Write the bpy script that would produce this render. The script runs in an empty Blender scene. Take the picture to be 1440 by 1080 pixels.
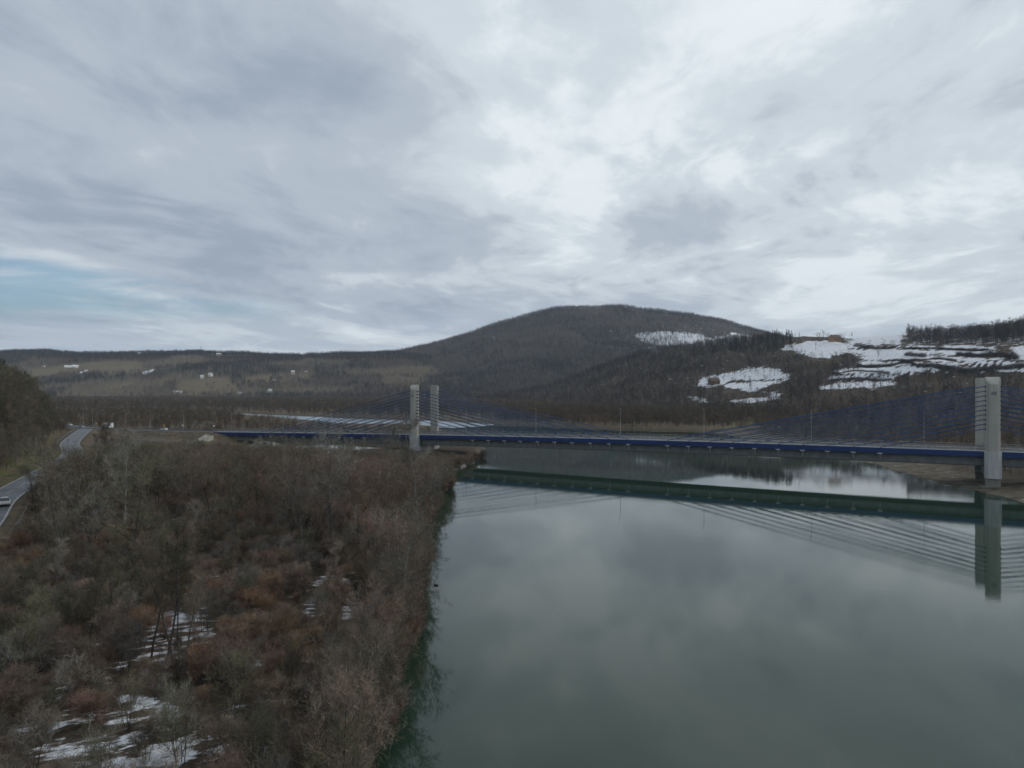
import bpy, math, random
import numpy as np
from mathutils import Vector, Matrix

# ------------------------------------------------------------------ camera, sky, sun, exposure
S = bpy.context.scene
COL = S.collection
R = math.radians
CAMH = 26.0
HZ = 549.0                      # horizon row in the 1440 x 1080 photograph
cam_d = bpy.data.cameras.new("camera")
cam = bpy.data.objects.new("camera", cam_d)
COL.objects.link(cam)
cam.location = (0, 0, CAMH)
cam.rotation_euler = (R(90), 0, 0)
cam_d.sensor_width = 36.0
cam_d.lens = 36.0 * 1000.0 / 1440.0
cam_d.shift_y = 9.0 / 1440.0
cam_d.clip_start = 0.5
cam_d.clip_end = 20000
S.camera = cam

S.view_settings.view_transform = 'Standard'
S.view_settings.look = 'None'
S.view_settings.exposure = 0.0
S.view_settings.gamma = 1.0
S.view_settings.use_curve_mapping = False
S.render.engine = 'CYCLES'
S.cycles.max_bounces = 5
S.cycles.diffuse_bounces = 2
S.cycles.glossy_bounces = 3
S.cycles.volume_bounces = 0
S.cycles.use_denoising = True
S.cycles.denoiser = 'OPENIMAGEDENOISE'
S.cycles.denoising_input_passes = 'RGB_ALBEDO_NORMAL'
S.cycles.denoising_prefilter = 'ACCURATE'
S.cycles.pixel_filter_type = 'BLACKMAN_HARRIS'
S.cycles.filter_width = 1.6

SUN_EL, SUN_AZ = 36.0, 80.0     # azimuth clockwise from +Y
W = bpy.data.worlds.new("World")
S.world = W
W.use_nodes = True
nt = W.node_tree
nt.nodes.clear()


class NB:
    """tiny node builder"""
    def __init__(self, tree):
        self.t = tree

    def n(self, typ, **kw):
        nd = self.t.nodes.new(typ)
        for k, v in kw.items():
            setattr(nd, k, v)
        return nd

    def put(self, sock, v):
        if hasattr(v, 'is_output'):
            self.t.links.new(v, sock)
        elif isinstance(v, (tuple, list)) and len(v) == 3 and sock.type == 'RGBA':
            sock.default_value = (*v, 1)
        else:
            sock.default_value = v

    def m(self, op, a, b=None, c=None, clamp=False):
        nd = self.n('ShaderNodeMath', operation=op, use_clamp=clamp)
        self.put(nd.inputs[0], a)
        if b is not None:
            self.put(nd.inputs[1], b)
        if c is not None:
            self.put(nd.inputs[2], c)
        return nd.outputs[0]

    def ss(self, v, a, b, to0=0.0, to1=1.0):
        nd = self.n('ShaderNodeMapRange', interpolation_type='SMOOTHSTEP')
        self.put(nd.inputs[0], v)
        for i, x in enumerate((a, b, to0, to1)):
            self.put(nd.inputs[i + 1], x)
        return nd.outputs[0]

    def mix(self, f, a, b, blend='MIX'):
        nd = self.n('ShaderNodeMix', data_type='RGBA', blend_type=blend)
        self.put(nd.inputs[0], f)
        self.put(nd.inputs[6], a)
        self.put(nd.inputs[7], b)
        return nd.outputs[2]

    def noise(self, vec, scale, detail=4, rough=0.5, dist=0.0):
        nd = self.n('ShaderNodeTexNoise')
        if vec is not None:
            self.put(nd.inputs['Vector'], vec)
        nd.inputs['Scale'].default_value = scale
        nd.inputs['Detail'].default_value = detail
        nd.inputs['Roughness'].default_value = rough
        nd.inputs['Distortion'].default_value = dist
        return nd.outputs['Fac']

    def comb(self, x, y, z):
        nd = self.n('ShaderNodeCombineXYZ')
        for i, v in enumerate((x, y, z)):
            self.put(nd.inputs[i], v)
        return nd.outputs[0]

    def sep(self, v):
        nd = self.n('ShaderNodeSeparateXYZ')
        self.put(nd.inputs[0], v)
        return nd.outputs


b = NB(nt)
STR = 0.1
sky = b.n('ShaderNodeTexSky', sky_type='NISHITA', sun_disc=False)
sky.sun_elevation = R(SUN_EL)
sky.sun_rotation = R(SUN_AZ)
sky.air_density = 1.0
sky.dust_density = 1.5
gx, gy, gz = b.sep(b.n('ShaderNodeTexCoord').outputs['Generated'])
el = b.m('MAXIMUM', gz, 0.0)
hyp = b.m('ADD', el, 0.085)
px_ = b.m('DIVIDE', gx, hyp)
py_ = b.m('DIVIDE', gy, hyp)
# cloud streets that run nearly along the line of sight, slightly to the right
warp = b.noise(b.comb(px_, py_, 3.1), 0.55, 3, 0.5)
wv = b.m('MULTIPLY', b.m('SUBTRACT', warp, 0.5), 1.5)
ax = b.m('ADD', b.m('MULTIPLY_ADD', py_, -0.16, px_), wv)
str1 = b.noise(b.comb(b.m('MULTIPLY', ax, 0.85), b.m('MULTIPLY', py_, 0.34), 7.7), 1.0, 7, 0.52, 0.25)
bil = b.noise(b.comb(px_, b.m('MULTIPLY', py_, 0.70), 1.3), 1.25, 9, 0.60, 0.3)
fine = b.noise(b.comb(b.m('MULTIPLY', ax, 1.0), b.m('MULTIPLY', py_, 0.6), 4.4), 3.4, 7, 0.60, 0.3)
cl = b.m('ADD', b.m('MULTIPLY', str1, 0.50), b.m('ADD', b.m('MULTIPLY', bil, 0.30), b.m('MULTIPLY', fine, 0.20)))


def blob(x, y, rx, ry, amp):
    """soft patch of cloud round the direction of photo pixel x, y"""
    dx = b.m('MULTIPLY', b.m('SUBTRACT', b.m('DIVIDE', gx, b.m('MAXIMUM', gy, 0.05)), (x - 720) / 1000), 1000.0 / rx)
    dz = b.m('MULTIPLY', b.m('SUBTRACT', b.m('DIVIDE', gz, b.m('MAXIMUM', gy, 0.05)), (HZ - y) / 1000), 1000.0 / ry)
    d = b.m('SQRT', b.m('ADD', b.m('MULTIPLY', dx, dx), b.m('MULTIPLY', dz, dz)))
    d = b.m('ADD', d, b.m('MULTIPLY', b.m('SUBTRACT', fine, 0.5), 1.2))
    return b.m('MULTIPLY', b.ss(d, 0.15, 1.25, 1.0, 0.0), amp)


for args in ((1000, 300, 210, 110, -0.060), (420, 120, 330, 60, -0.022), (560, 40, 300, 60, -0.015), (150, 300, 240, 60, -0.02),
             (860, 300, 130, 60, 0.03), (420, 215, 260, 45, 0.045), (1200, 70, 240, 120, 0.035), (100, 100, 130, 60, 0.03),
             (740, 265, 60, 40, 0.02), (1180, 330, 130, 50, -0.03), (1250, 440, 300, 30, 0.02), (620, 330, 200, 40, -0.02)):
    cl = b.m('ADD', cl, blob(*args))
side = b.ss(b.m('ADD', gx, b.m('MULTIPLY', gz, 0.5)), -0.6, 0.9, -0.04, 0.035)
cl = b.m('ADD', cl, side)
ramp = b.n('ShaderNodeValToRGB')
cr = ramp.color_ramp
cr.interpolation = 'EASE'
for p_, c_ in ((0.26, (0.270, 0.318, 0.385)), (0.42, (0.370, 0.418, 0.480)), (0.54, (0.50, 0.555, 0.60)), (0.65, (0.65, 0.70, 0.73)), (0.80, (0.72, 0.765, 0.79))):
    e = cr.elements.new(p_)
    e.color = (*c_, 1)
cr.elements.remove(cr.elements[0])
cr.elements.remove(cr.elements[-1])
wisp = b.noise(b.comb(b.m('MULTIPLY', ax, 1.0), b.m('MULTIPLY', py_, 0.5), 9.4), 8.0, 6, 0.62, 0.4)
cl = b.m('ADD', cl, b.m('MULTIPLY', b.m('SUBTRACT', wisp, 0.5), 0.07))
cl = b.m('MULTIPLY_ADD', b.m('SUBTRACT', cl, 0.52), 1.55, 0.525)
b.put(ramp.inputs[0], cl)
cloud = ramp.outputs[0]
# pale band low over the hills
hazeb = b.ss(el, 0.0, 0.13, 0.38, 0.0)
cloud = b.mix(hazeb, cloud, (0.56, 0.61, 0.665))
# opening in the cloud deck low in the west, streaked with thin cloud
az = b.m('DIVIDE', gx, b.m('MAXIMUM', gy, 0.05))
ez = b.m('DIVIDE', gz, b.m('MAXIMUM', gy, 0.05))
low = b.noise(b.comb(b.m('MULTIPLY', az, 3.0), b.m('MULTIPLY', ez, 26.0), 2.2), 1.0, 5, 0.55, 0.4)
top = b.m('ADD', b.m('MULTIPLY_ADD', az, -0.20, 0.052), b.m('MULTIPLY', b.m('SUBTRACT', low, 0.5), 0.05))
hole = b.m('MULTIPLY', b.ss(b.m('SUBTRACT', top, ez), -0.012, 0.012), b.ss(az, -0.28, -0.42))
hole = b.m('MULTIPLY', hole, b.ss(ez, 0.085, 0.125))
hole = b.m('MULTIPLY', hole, b.ss(low, 0.68, 0.50))
lowstr = b.m('MULTIPLY', b.m('SUBTRACT', low, 0.5), b.ss(ez, 0.16, 0.10))
cloud = b.mix(b.m('MULTIPLY', b.ss(lowstr, -0.16, 0.0, 1.0, 0.0), b.ss(az, 0.25, -0.3, 0.0, 0.75)), cloud, (0.36, 0.42, 0.52))
c10 = b.n('ShaderNodeVectorMath', operation='SCALE')
b.put(c10.inputs[0], cloud)
c10.inputs[3].default_value = 1.27 / STR
blue = b.mix(1.0, sky.outputs[0], (0.66, 0.88, 1.0), 'MULTIPLY')
bl = b.n('ShaderNodeVectorMath', operation='SCALE')
b.put(bl.inputs[0], blue)
bl.inputs[3].default_value = 1.15
out = b.mix(b.m('MULTIPLY', hole, 0.72), c10.outputs[0], bl.outputs[0])
bg = b.n('ShaderNodeBackground')
b.put(bg.inputs[0], out)
bg.inputs[1].default_value = STR
b.put(b.n('ShaderNodeOutputWorld').inputs[0], bg.outputs[0])

sl = bpy.data.lights.new("sun", 'SUN')
sl.energy = 1.1
sl.angle = R(14)
sl.color = (1.0, 0.95, 0.87)
sun = bpy.data.objects.new("sun", sl)
COL.objects.link(sun)
sd_ = Vector((math.sin(R(SUN_AZ)) * math.cos(R(SUN_EL)), math.cos(R(SUN_AZ)) * math.cos(R(SUN_EL)), math.sin(R(SUN_EL))))
sun.rotation_euler = sd_.to_track_quat('Z', 'Y').to_euler()
sun.location = sd_ * 300

random.seed(11)
RNG = np.random.default_rng(11)


# ------------------------------------------------------------------ helpers
def tag(o, label=None, cat=None, group=None, kind=None):
    for k, v in (("label", label), ("category", cat), ("group", group), ("kind", kind)):
        if v:
            o[k] = v
    return o


def mesh_np(name, V, F, mats=(), midx=None, smooth=False):
    """mesh from numpy verts and a list of face arrays of equal length (or one array)"""
    me = bpy.data.meshes.new(name)
    V = np.asarray(V, np.float32)
    Fs = [f for f in (F if isinstance(F, list) else [F]) if len(f)]
    nl = sum(f.size for f in Fs)
    nf = sum(len(f) for f in Fs)
    me.vertices.add(len(V))
    me.vertices.foreach_set("co", V.ravel())
    me.loops.add(nl)
    me.polygons.add(nf)
    li = np.concatenate([f.ravel() for f in Fs]).astype(np.int32)
    lt = np.concatenate([np.full(len(f), f.shape[1], np.int32) for f in Fs])
    ls = np.concatenate([[0], np.cumsum(lt)[:-1]]).astype(np.int32)
    me.loops.foreach_set("vertex_index", li)
    me.polygons.foreach_set("loop_start", ls)
    me.polygons.foreach_set("loop_total", lt)
    if midx is not None:
        me.polygons.foreach_set("material_index", np.asarray(midx, np.int32))
    if smooth:
        me.polygons.foreach_set("use_smooth", np.ones(nf, bool))
    for m in mats:
        me.materials.append(m)
    me.update()
    me.validate()
    return me


class MB:
    """collects shapes into one mesh"""
    def __init__(self):
        self.v, self.f = [], []

    def add(self, vs, fs):
        o = len(self.v)
        self.v += [tuple(map(float, p)) for p in vs]
        self.f += [tuple(i + o for i in f) for f in fs]
        return self

    def box(self, c, s, rz=0.0, taper=1.0):
        x, y, z = s[0] / 2, s[1] / 2, s[2] / 2
        ca, sa = math.cos(rz), math.sin(rz)
        vs = []
        for dz, k in ((-z, 1.0), (z, taper)):
            for dx, dy in ((-x, -y), (x, -y), (x, y), (-x, y)):
                dx, dy = dx * k, dy * k
                vs.append((c[0] + dx * ca - dy * sa, c[1] + dx * sa + dy * ca, c[2] + dz))
        return self.add(vs, [(3, 2, 1, 0), (4, 5, 6, 7), (0, 1, 5, 4), (1, 2, 6, 5), (2, 3, 7, 6), (3, 0, 4, 7)])

    def tube(self, pts, rad, k=6, caps=True):
        pts = [Vector(p) for p in pts]
        if not hasattr(rad, '__len__'):
            rad = [rad] * len(pts)
        vs, fs = [], []
        for i, p in enumerate(pts):
            d = (pts[min(i + 1, len(pts) - 1)] - pts[max(i - 1, 0)]).normalized()
            a = d.cross(Vector((0, 0, 1)))
            if a.length < 1e-3:
                a = d.cross(Vector((1, 0, 0)))
            a.normalize()
            c = d.cross(a)
            for j in range(k):
                t = 2 * math.pi * j / k
                vs.append(p + (a * math.cos(t) + c * math.sin(t)) * rad[i])
        for i in range(len(pts) - 1):
            for j in range(k):
                fs.append((i * k + j, i * k + (j + 1) % k, (i + 1) * k + (j + 1) % k, (i + 1) * k + j))
        if caps:
            fs.append(tuple(range(k - 1, -1, -1)))
            fs.append(tuple((len(pts) - 1) * k + j for j in range(k)))
        return self.add(vs, fs)

    def prism(self, poly, z0, z1, top=None):
        """plan polygon extruded from z0 to z1 (z1 may be a list, one height per corner)"""
        n = len(poly)
        tp = top or poly
        zt = z1 if hasattr(z1, '__len__') else [z1] * n
        zb = z0 if hasattr(z0, '__len__') else [z0] * n
        vs = [(p[0], p[1], zb[i]) for i, p in enumerate(poly)] + [(p[0], p[1], zt[i]) for i, p in enumerate(tp)]
        fs = [tuple(range(n - 1, -1, -1)), tuple(range(n, 2 * n))]
        fs += [(i, (i + 1) % n, n + (i + 1) % n, n + i) for i in range(n)]
        return self.add(vs, fs)

    def loft(self, secs, close=True):
        """sections: lists of equal length, open strip through them"""
        k = len(secs[0])
        vs = [p for s in secs for p in s]
        fs = []
        for i in range(len(secs) - 1):
            for j in range(k if close else k - 1):
                fs.append((i * k + j, i * k + (j + 1) % k, (i + 1) * k + (j + 1) % k, (i + 1) * k + j))
        if close:
            fs.append(tuple(range(k - 1, -1, -1)))
            fs.append(tuple((len(secs) - 1) * k + j for j in range(k)))
        return self.add(vs, fs)

    def mesh(self, name, mat):
        me = bpy.data.meshes.new(name)
        me.from_pydata(self.v, [], self.f)
        me.materials.append(mat)
        me.update()
        return me

    def build(self, name, mat, parent=None, loc=None, rz=0.0, smooth=False, bevel=0.0):
        me = bpy.data.meshes.new(name)
        me.from_pydata(self.v, [], self.f)
        me.materials.append(mat)
        if smooth:
            me.polygons.foreach_set("use_smooth", [True] * len(me.polygons))
        me.update()
        o = bpy.data.objects.new(name, me)
        COL.objects.link(o)
        if parent:
            o.parent = parent
        if loc:
            o.location = loc
        o.rotation_euler.z = rz
        if bevel:
            md = o.modifiers.new("bevel", 'BEVEL')
            md.width = bevel
            md.segments = 2
            md.limit_method = 'ANGLE'
        return o


def sub(me, name, parent, loc, rz=0.0):
    o = bpy.data.objects.new(name, me)
    COL.objects.link(o)
    o.parent = parent
    o.location = loc
    o.rotation_euler.z = rz
    return o


def empty(name, loc, rz=0.0):
    o = bpy.data.objects.new(name, None)
    COL.objects.link(o)
    o.location = loc
    o.rotation_euler.z = rz
    o.empty_display_size = 0.5
    return o


def copy_tree(o, parent=None):
    c = o.copy()
    COL.objects.link(c)
    if parent:
        c.parent = parent
    for ch in [x for x in ALLCH.get(o.name, [])]:
        copy_tree(ch, c)
    return c


ALLCH = {}


def note_children(root):
    """remember the children of a thing that will be copied"""
    for x in COL.objects:
        if x.parent is not None:
            ALLCH.setdefault(x.parent.name, [])
            if x not in ALLCH[x.parent.name]:
                ALLCH[x.parent.name].append(x)


# value noise in numpy
def vnoise(x, y, seed=0):
    xi, yi = np.floor(x).astype(np.int64), np.floor(y).astype(np.int64)
    fx, fy = x - xi, y - yi
    fx, fy = fx * fx * (3 - 2 * fx), fy * fy * (3 - 2 * fy)

    def h(a, c):
        n = (a * 374761393 + c * 668265263 + seed * 144665) & 0x7fffffff
        n = ((n ^ (n >> 13)) * 1274126177) & 0x7fffffff
        return ((n ^ (n >> 16)) & 0xffff) / 65535.0
    return (h(xi, yi) * (1 - fx) + h(xi + 1, yi) * fx) * (1 - fy) + (h(xi, yi + 1) * (1 - fx) + h(xi + 1, yi + 1) * fx) * fy


def fbm(x, y, octv=4, seed=0):
    s, a, t = 0, 0.5, 0
    for i in range(octv):
        s = s + a * vnoise(x * 2 ** i, y * 2 ** i, seed + i)
        t += a
        a *= 0.5
    return s / t


def sstep(v, a, c):
    t = np.clip((v - a) / (c - a), 0, 1)
    return t * t * (3 - 2 * t)


def px_of(X, Y, Z):
    """where a point of the place lies in the 1440 x 1080 photograph: used to read the land cover off it"""
    Yc = np.maximum(Y, 1.0)
    return 720 + 1000 * X / Yc, HZ - 1000 * (Z - CAMH) / Yc


def pt(x, y, Y):
    return (x - 720) / 1000 * Y, Y, CAMH - (y - HZ) / 1000 * Y


def in_poly(x, y, poly):
    inside = np.zeros(np.shape(x), bool)
    n = len(poly)
    for i in range(n):
        x1, y1 = poly[i]
        x2, y2 = poly[(i + 1) % n]
        if y1 == y2:
            continue
        c = ((y1 > y) != (y2 > y)) & (x < (x2 - x1) * (y - y1) / (y2 - y1) + x1)
        inside ^= c
    return inside


def seg_dist(X, Y, line, closed=False):
    """distance to a polyline and the parameter (segment index + fraction)"""
    best = np.full(np.shape(X), 1e18)
    par = np.zeros(np.shape(X))
    n = len(line)
    for i in range(n if closed else n - 1):
        x1, y1 = line[i][:2]
        x2, y2 = line[(i + 1) % n][:2]
        dx, dy = x2 - x1, y2 - y1
        t = np.clip(((X - x1) * dx + (Y - y1) * dy) / (dx * dx + dy * dy), 0, 1)
        d = (X - x1 - t * dx) ** 2 + (Y - y1 - t * dy) ** 2
        m = d < best
        best = np.where(m, d, best)
        par = np.where(m, i + t, par)
    return np.sqrt(best), par


def smooth_line(pts, step=6.0):
    """Catmull-Rom through points, resampled"""
    P = [np.array(p, float) for p in pts]
    P = [2 * P[0] - P[1]] + P + [2 * P[-1] - P[-2]]
    o = []
    for i in range(1, len(P) - 2):
        n = max(2, int(np.linalg.norm(P[i + 1][:2] - P[i][:2]) / step))
        for k in range(n):
            t = k / n
            o.append(0.5 * ((2 * P[i]) + (P[i + 1] - P[i - 1]) * t + (2 * P[i - 1] - 5 * P[i] + 4 * P[i + 1] - P[i + 2]) * t * t + (3 * P[i] - P[i - 1] - 3 * P[i + 1] + P[i + 2]) * t ** 3))
    o.append(P[-2])
    return np.array(o)


# ------------------------------------------------------------------ materials
def pmat(name, col, rough=0.8, var=0.12, scale=3.0, spec=0.3, metal=0.0, rnd=0.0, bump=0.0, col2=None):
    m = bpy.data.materials.new(name)
    m.use_nodes = True
    n = NB(m.node_tree)
    p = m.node_tree.nodes['Principled BSDF']
    tc = n.n('ShaderNodeTexCoord').outputs['Object']
    ns = n.noise(tc, scale, 6, 0.6)
    c2 = col2 or tuple(min(1, c * (1 + 2.2 * var)) for c in col)
    c1 = tuple(c * (1 - 1.8 * var) for c in col)
    base = n.mix(n.ss(ns, 0.3, 0.7), c1, c2)
    if rnd:
        oi = n.n('ShaderNodeObjectInfo').outputs['Random']
        hs = n.n('ShaderNodeHueSaturation')
        n.put(hs.inputs['Value'], n.m('MULTIPLY_ADD', oi, 2 * rnd, 1 - rnd))
        n.put(hs.inputs['Hue'], n.m('MULTIPLY_ADD', n.m('FRACT', n.m('MULTIPLY', oi, 7.31)), 0.034, 0.494))
        n.put(hs.inputs['Saturation'], n.m('MULTIPLY_ADD', n.m('FRACT', n.m('MULTIPLY', oi, 13.7)), 0.45, 0.62))
        n.put(hs.inputs['Color'], base)
        base = hs.outputs[0]
    n.put(p.inputs['Base Color'], base)
    p.inputs['Roughness'].default_value = rough
    p.inputs['Metallic'].default_value = metal
    p.inputs['Specular IOR Level'].default_value = spec
    if bump:
        bp = n.n('ShaderNodeBump')
        bp.inputs['Strength'].default_value = bump
        bp.inputs['Distance'].default_value = 0.05
        n.put(bp.inputs['Height'], ns)
        n.put(p.inputs['Normal'], bp.outputs[0])
    return m


def concrete(name, col):
    m = bpy.data.materials.new(name)
    m.use_nodes = True
    n = NB(m.node_tree)
    p = m.node_tree.nodes['Principled BSDF']
    tc = n.n('ShaderNodeTexCoord').outputs['Object']
    x, y, z = n.sep(tc)
    streak = n.noise(n.comb(n.m('MULTIPLY', x, 1.6), n.m('MULTIPLY', y, 1.6), n.m('MULTIPLY', z, 0.10)), 1.0, 5, 0.6)
    blot = n.noise(tc, 0.35, 6, 0.6)
    pour = n.m('LESS_THAN', n.m('FRACT', n.m('MULTIPLY', z, 0.36)), 0.03)
    base = n.mix(n.ss(streak, 0.35, 0.72), col, tuple(c * 0.72 for c in col))
    base = n.mix(n.ss(blot, 0.35, 0.75, 0.0, 0.6), base, tuple(c * f for c, f in zip(col, (0.80, 0.80, 0.74))))
    base = n.mix(n.m('MULTIPLY', pour, 0.35), base, tuple(c * 0.6 for c in col))
    n.put(p.inputs['Base Color'], base)
    p.inputs['Roughness'].default_value = 0.85
    p.inputs['Specular IOR Level'].default_value = 0.25
    return m


M = {}
M['concrete'] = concrete('weathered_concrete', (0.36, 0.35, 0.32))
M['concrete_light'] = concrete('painted_concrete', (0.42, 0.43, 0.44))
M['concrete_dark'] = concrete('pier_concrete', (0.20, 0.20, 0.18))
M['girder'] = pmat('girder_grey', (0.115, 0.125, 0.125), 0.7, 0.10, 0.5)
M['soffit'] = pmat('shaded_soffit_grey', (0.05, 0.055, 0.055), 0.7, 0.10, 0.5)  # shadow along the girder's lower edge, put into a darker grey
M['blue'] = pmat('blue_paint', (0.011, 0.030, 0.115), 0.5, 0.10, 0.6)
M['cable'] = pmat('blue_cable_sheath', (0.025, 0.064, 0.150), 0.45, 0.10, 0.3)
M['pale_steel'] = pmat('pale_steel', (0.36, 0.37, 0.37), 0.6, 0.1, 2.0)
M['galv'] = pmat('galvanised_steel', (0.32, 0.33, 0.34), 0.5, 0.15, 2.0, metal=0.3)
M['galv_dark'] = pmat('weathered_barrier', (0.16, 0.165, 0.165), 0.6, 0.15, 2.0)
M['asphalt'] = pmat('asphalt', (0.060, 0.062, 0.066), 0.62, 0.2, 0.25, spec=0.4)
M['asphalt_wet'] = pmat('wet_asphalt', (0.050, 0.054, 0.062), 0.5, 0.25, 0.15, spec=0.5)
M['paint'] = pmat('road_paint', (0.34, 0.34, 0.32), 0.7, 0.15, 1.0)
M['slope'] = pmat('slope_paving', (0.27, 0.255, 0.21), 0.9, 0.15, 0.5)
M['riprap'] = pmat('riprap', (0.21, 0.205, 0.20), 0.9, 0.45, 0.8)
M['dark'] = pmat('dark_recess', (0.035, 0.038, 0.045), 0.7, 0.1, 2.0)
M['glass'] = pmat('dark_glass', (0.015, 0.022, 0.028), 0.08, 0.05, 1.0, spec=0.6)
M['white_paint'] = pmat('white_paint', (0.72, 0.72, 0.71), 0.4, 0.04, 1.0, spec=0.5)
M['silver_paint'] = pmat('silver_paint', (0.42, 0.42, 0.43), 0.3, 0.05, 1.0, metal=0.4, spec=0.5)
M['dark_paint'] = pmat('dark_paint', (0.03, 0.035, 0.045), 0.3, 0.05, 1.0, spec=0.5)
M['rubber'] = pmat('rubber', (0.02, 0.02, 0.02), 0.85, 0.1, 3.0)
M['rim'] = pmat('wheel_rim', (0.35, 0.35, 0.36), 0.35, 0.05, 3.0, metal=0.6)
M['lamp'] = pmat('lamp_cover', (0.6, 0.6, 0.6), 0.2, 0.05, 3.0)
M['timber'] = pmat('weathered_timber', (0.07, 0.06, 0.05), 0.9, 0.2, 1.0)
M['yellow'] = pmat('sign_yellow', (0.55, 0.42, 0.06), 0.5, 0.05, 3.0)
M['wall_white'] = pmat('white_render', (0.68, 0.67, 0.63), 0.9, 0.06, 0.3)
M['wall_cream'] = pmat('cream_render', (0.55, 0.47, 0.34), 0.9, 0.06, 0.3)
M['wall_brown'] = pmat('brown_boards', (0.13, 0.085, 0.055), 0.9, 0.15, 0.6)
M['wall_orange'] = pmat('ochre_render', (0.26, 0.17, 0.10), 0.9, 0.06, 0.3)
M['roof_snow'] = pmat('snow_on_roof', (0.80, 0.82, 0.85), 0.8, 0.04, 0.6)
M['roof_dark'] = pmat('dark_tiles', (0.07, 0.06, 0.055), 0.8, 0.15, 1.0)
M['roof_red'] = pmat('brown_tiles', (0.10, 0.068, 0.055), 0.8, 0.15, 1.0)
M['roof_pale'] = pmat('pale_sheet_roof', (0.55, 0.56, 0.57), 0.5, 0.06, 0.5)
M['duck'] = pmat('dark_feathers', (0.012, 0.012, 0.013), 0.7, 0.1, 6.0)
# bark and twigs
M['bark'] = pmat('bark', (0.060, 0.054, 0.046), 0.95, 0.25, 3.0, spec=0.1, rnd=0.3)
M['bark_pale'] = pmat('pale_bark', (0.15, 0.145, 0.13), 0.95, 0.25, 3.0, spec=0.1, rnd=0.3)
M['twig_brown'] = pmat('twigs_brown', (0.165, 0.120, 0.090), 0.95, 0.2, 0.9, spec=0.05, rnd=0.42)
M['twig_red'] = pmat('twigs_russet', (0.190, 0.118, 0.084), 0.95, 0.2, 0.9, spec=0.05, rnd=0.28)
M['twig_olive'] = pmat('twigs_olive', (0.118, 0.104, 0.068), 0.95, 0.2, 0.9, spec=0.05, rnd=0.42)
M['twig_grey'] = pmat('twigs_grey', (0.180, 0.160, 0.138), 0.95, 0.2, 0.9, spec=0.05, rnd=0.40)
M['wood_mauve'] = pmat('mountain_twigs', (0.150, 0.104, 0.088), 0.95, 0.15, 0.05, spec=0.05, rnd=0.5)
M['wood_russet'] = pmat('flank_twigs', (0.170, 0.108, 0.078), 0.95, 0.15, 0.05, spec=0.05, rnd=0.45)
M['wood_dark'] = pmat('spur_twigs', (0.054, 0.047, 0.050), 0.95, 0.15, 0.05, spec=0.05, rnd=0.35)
M['wood_brown'] = pmat('floodplain_twigs', (0.105, 0.079, 0.056), 0.95, 0.15, 0.05, spec=0.05, rnd=0.30)
M['needle'] = pmat('needles', (0.022, 0.032, 0.020), 0.9, 0.2, 0.3, spec=0.1, rnd=0.3)

# ------------------------------------------------------------------ terrain
RIVER = [(-8.0, -60), (-9.0, 40), (-11.2, 60), (-12.6, 75), (-14.6, 100), (-17.4, 150), (-19.8, 220), (-16.5, 245), (-12, 300), (-20, 360), (-40, 430), (-61, 505), (-130, 542), (-175, 605),
         (-253, 703), (-345, 790), (-420, 850), (-420, 905), (-345, 850), (-279, 776), (-206, 712), (-143, 650), (-66, 604), (0, 541), (76, 486), (112, 470), (124, 440), (126, 330),
         (127, 252), (121, 203), (120, 172), (117, 160), (115, 120), (112, 60), (108, -60)]
POND = [(-112, 300), (-95, 282), (-75, 287), (-55, 305), (-44, 314), (-58, 330), (-90, 352), (-112, 345), (-122, 325)]


def wig(P, amp):
    L = smooth_line([(x, y) for x, y in P] + [P[0]], 5.0)[:-1]
    n = (fbm(L[:, 0] / 9 + 50, L[:, 1] / 9 + 50, 3, 5) - 0.5) * 2 * amp
    return [(x + k, y + k * 0.6) for (x, y), k in zip(L, n)]


RIVER = [(x + 4.4 * (fbm(np.array([y / 16.0]), np.array([3.3]), 2, 6)[0] - 0.5) * 2 * (x < 0) * (y < 320), y) for x, y in smooth_line(RIVER + [RIVER[0]], 5.0)[:-1]]
RIVER = wig(RIVER, 1.8)
POND = wig(POND, 1.5)
# bridge axes: t along the bridge (to the right and towards the camera), y_local away from the camera
BP0 = np.array((0.0, 261.6))
BD = np.array((0.873, -0.488))
BD = BD / np.linalg.norm(BD)
BN = np.array((-BD[1], BD[0]))          # away from the camera
BANG = math.atan2(BD[1], BD[0])
_dt = np.array((-230, -163, -135, -88, -42, 0, 45, 90, 145, 200, 290), float)
_dz = np.array((5.1, 5.95, 6.5, 7.5, 8.4, 9.03, 9.35, 9.5, 9.6, 9.6, 9.5))
_dc = np.polyfit(_dt, _dz, 4)


def deck_z(t):
    return np.polyval(_dc, t)


def t_of_px(x, yl=0.0):
    u = (x - 720) / 1000
    # (BP0 + BD t + BN yl).x = u * (...).y
    return (u * (BP0[1] + BN[1] * yl) - BP0[0] - BN[0] * yl) / (BD[0] - u * BD[1])


def bpt(t, yl, z):
    p = BP0 + BD * t + BN * yl
    return (p[0], p[1], z)


ROADC = -5.25                            # deck centre line, y_local = +5.25
_a = [bpt(t, 5.25, deck_z(t) - 0.1) for t in (-160, -190, -218)]
APPROACH = smooth_line(_a + [(-234, 397, 4.75), (-268, 421, 5.3), (-330, 452, 6.2), (-420, 480, 7.0)], 6.0)
LOWROAD = smooth_line([(-72, 90, 5.0), (-84, 112, 5.0), (-100, 139, 5.0), (-117, 176, 5.0), (-143, 231, 5.0), (-174, 280, 5.2), (-203, 333, 5.2), (-226, 376, 5.0), (-236, 396, 4.85)], 6.0)

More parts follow.
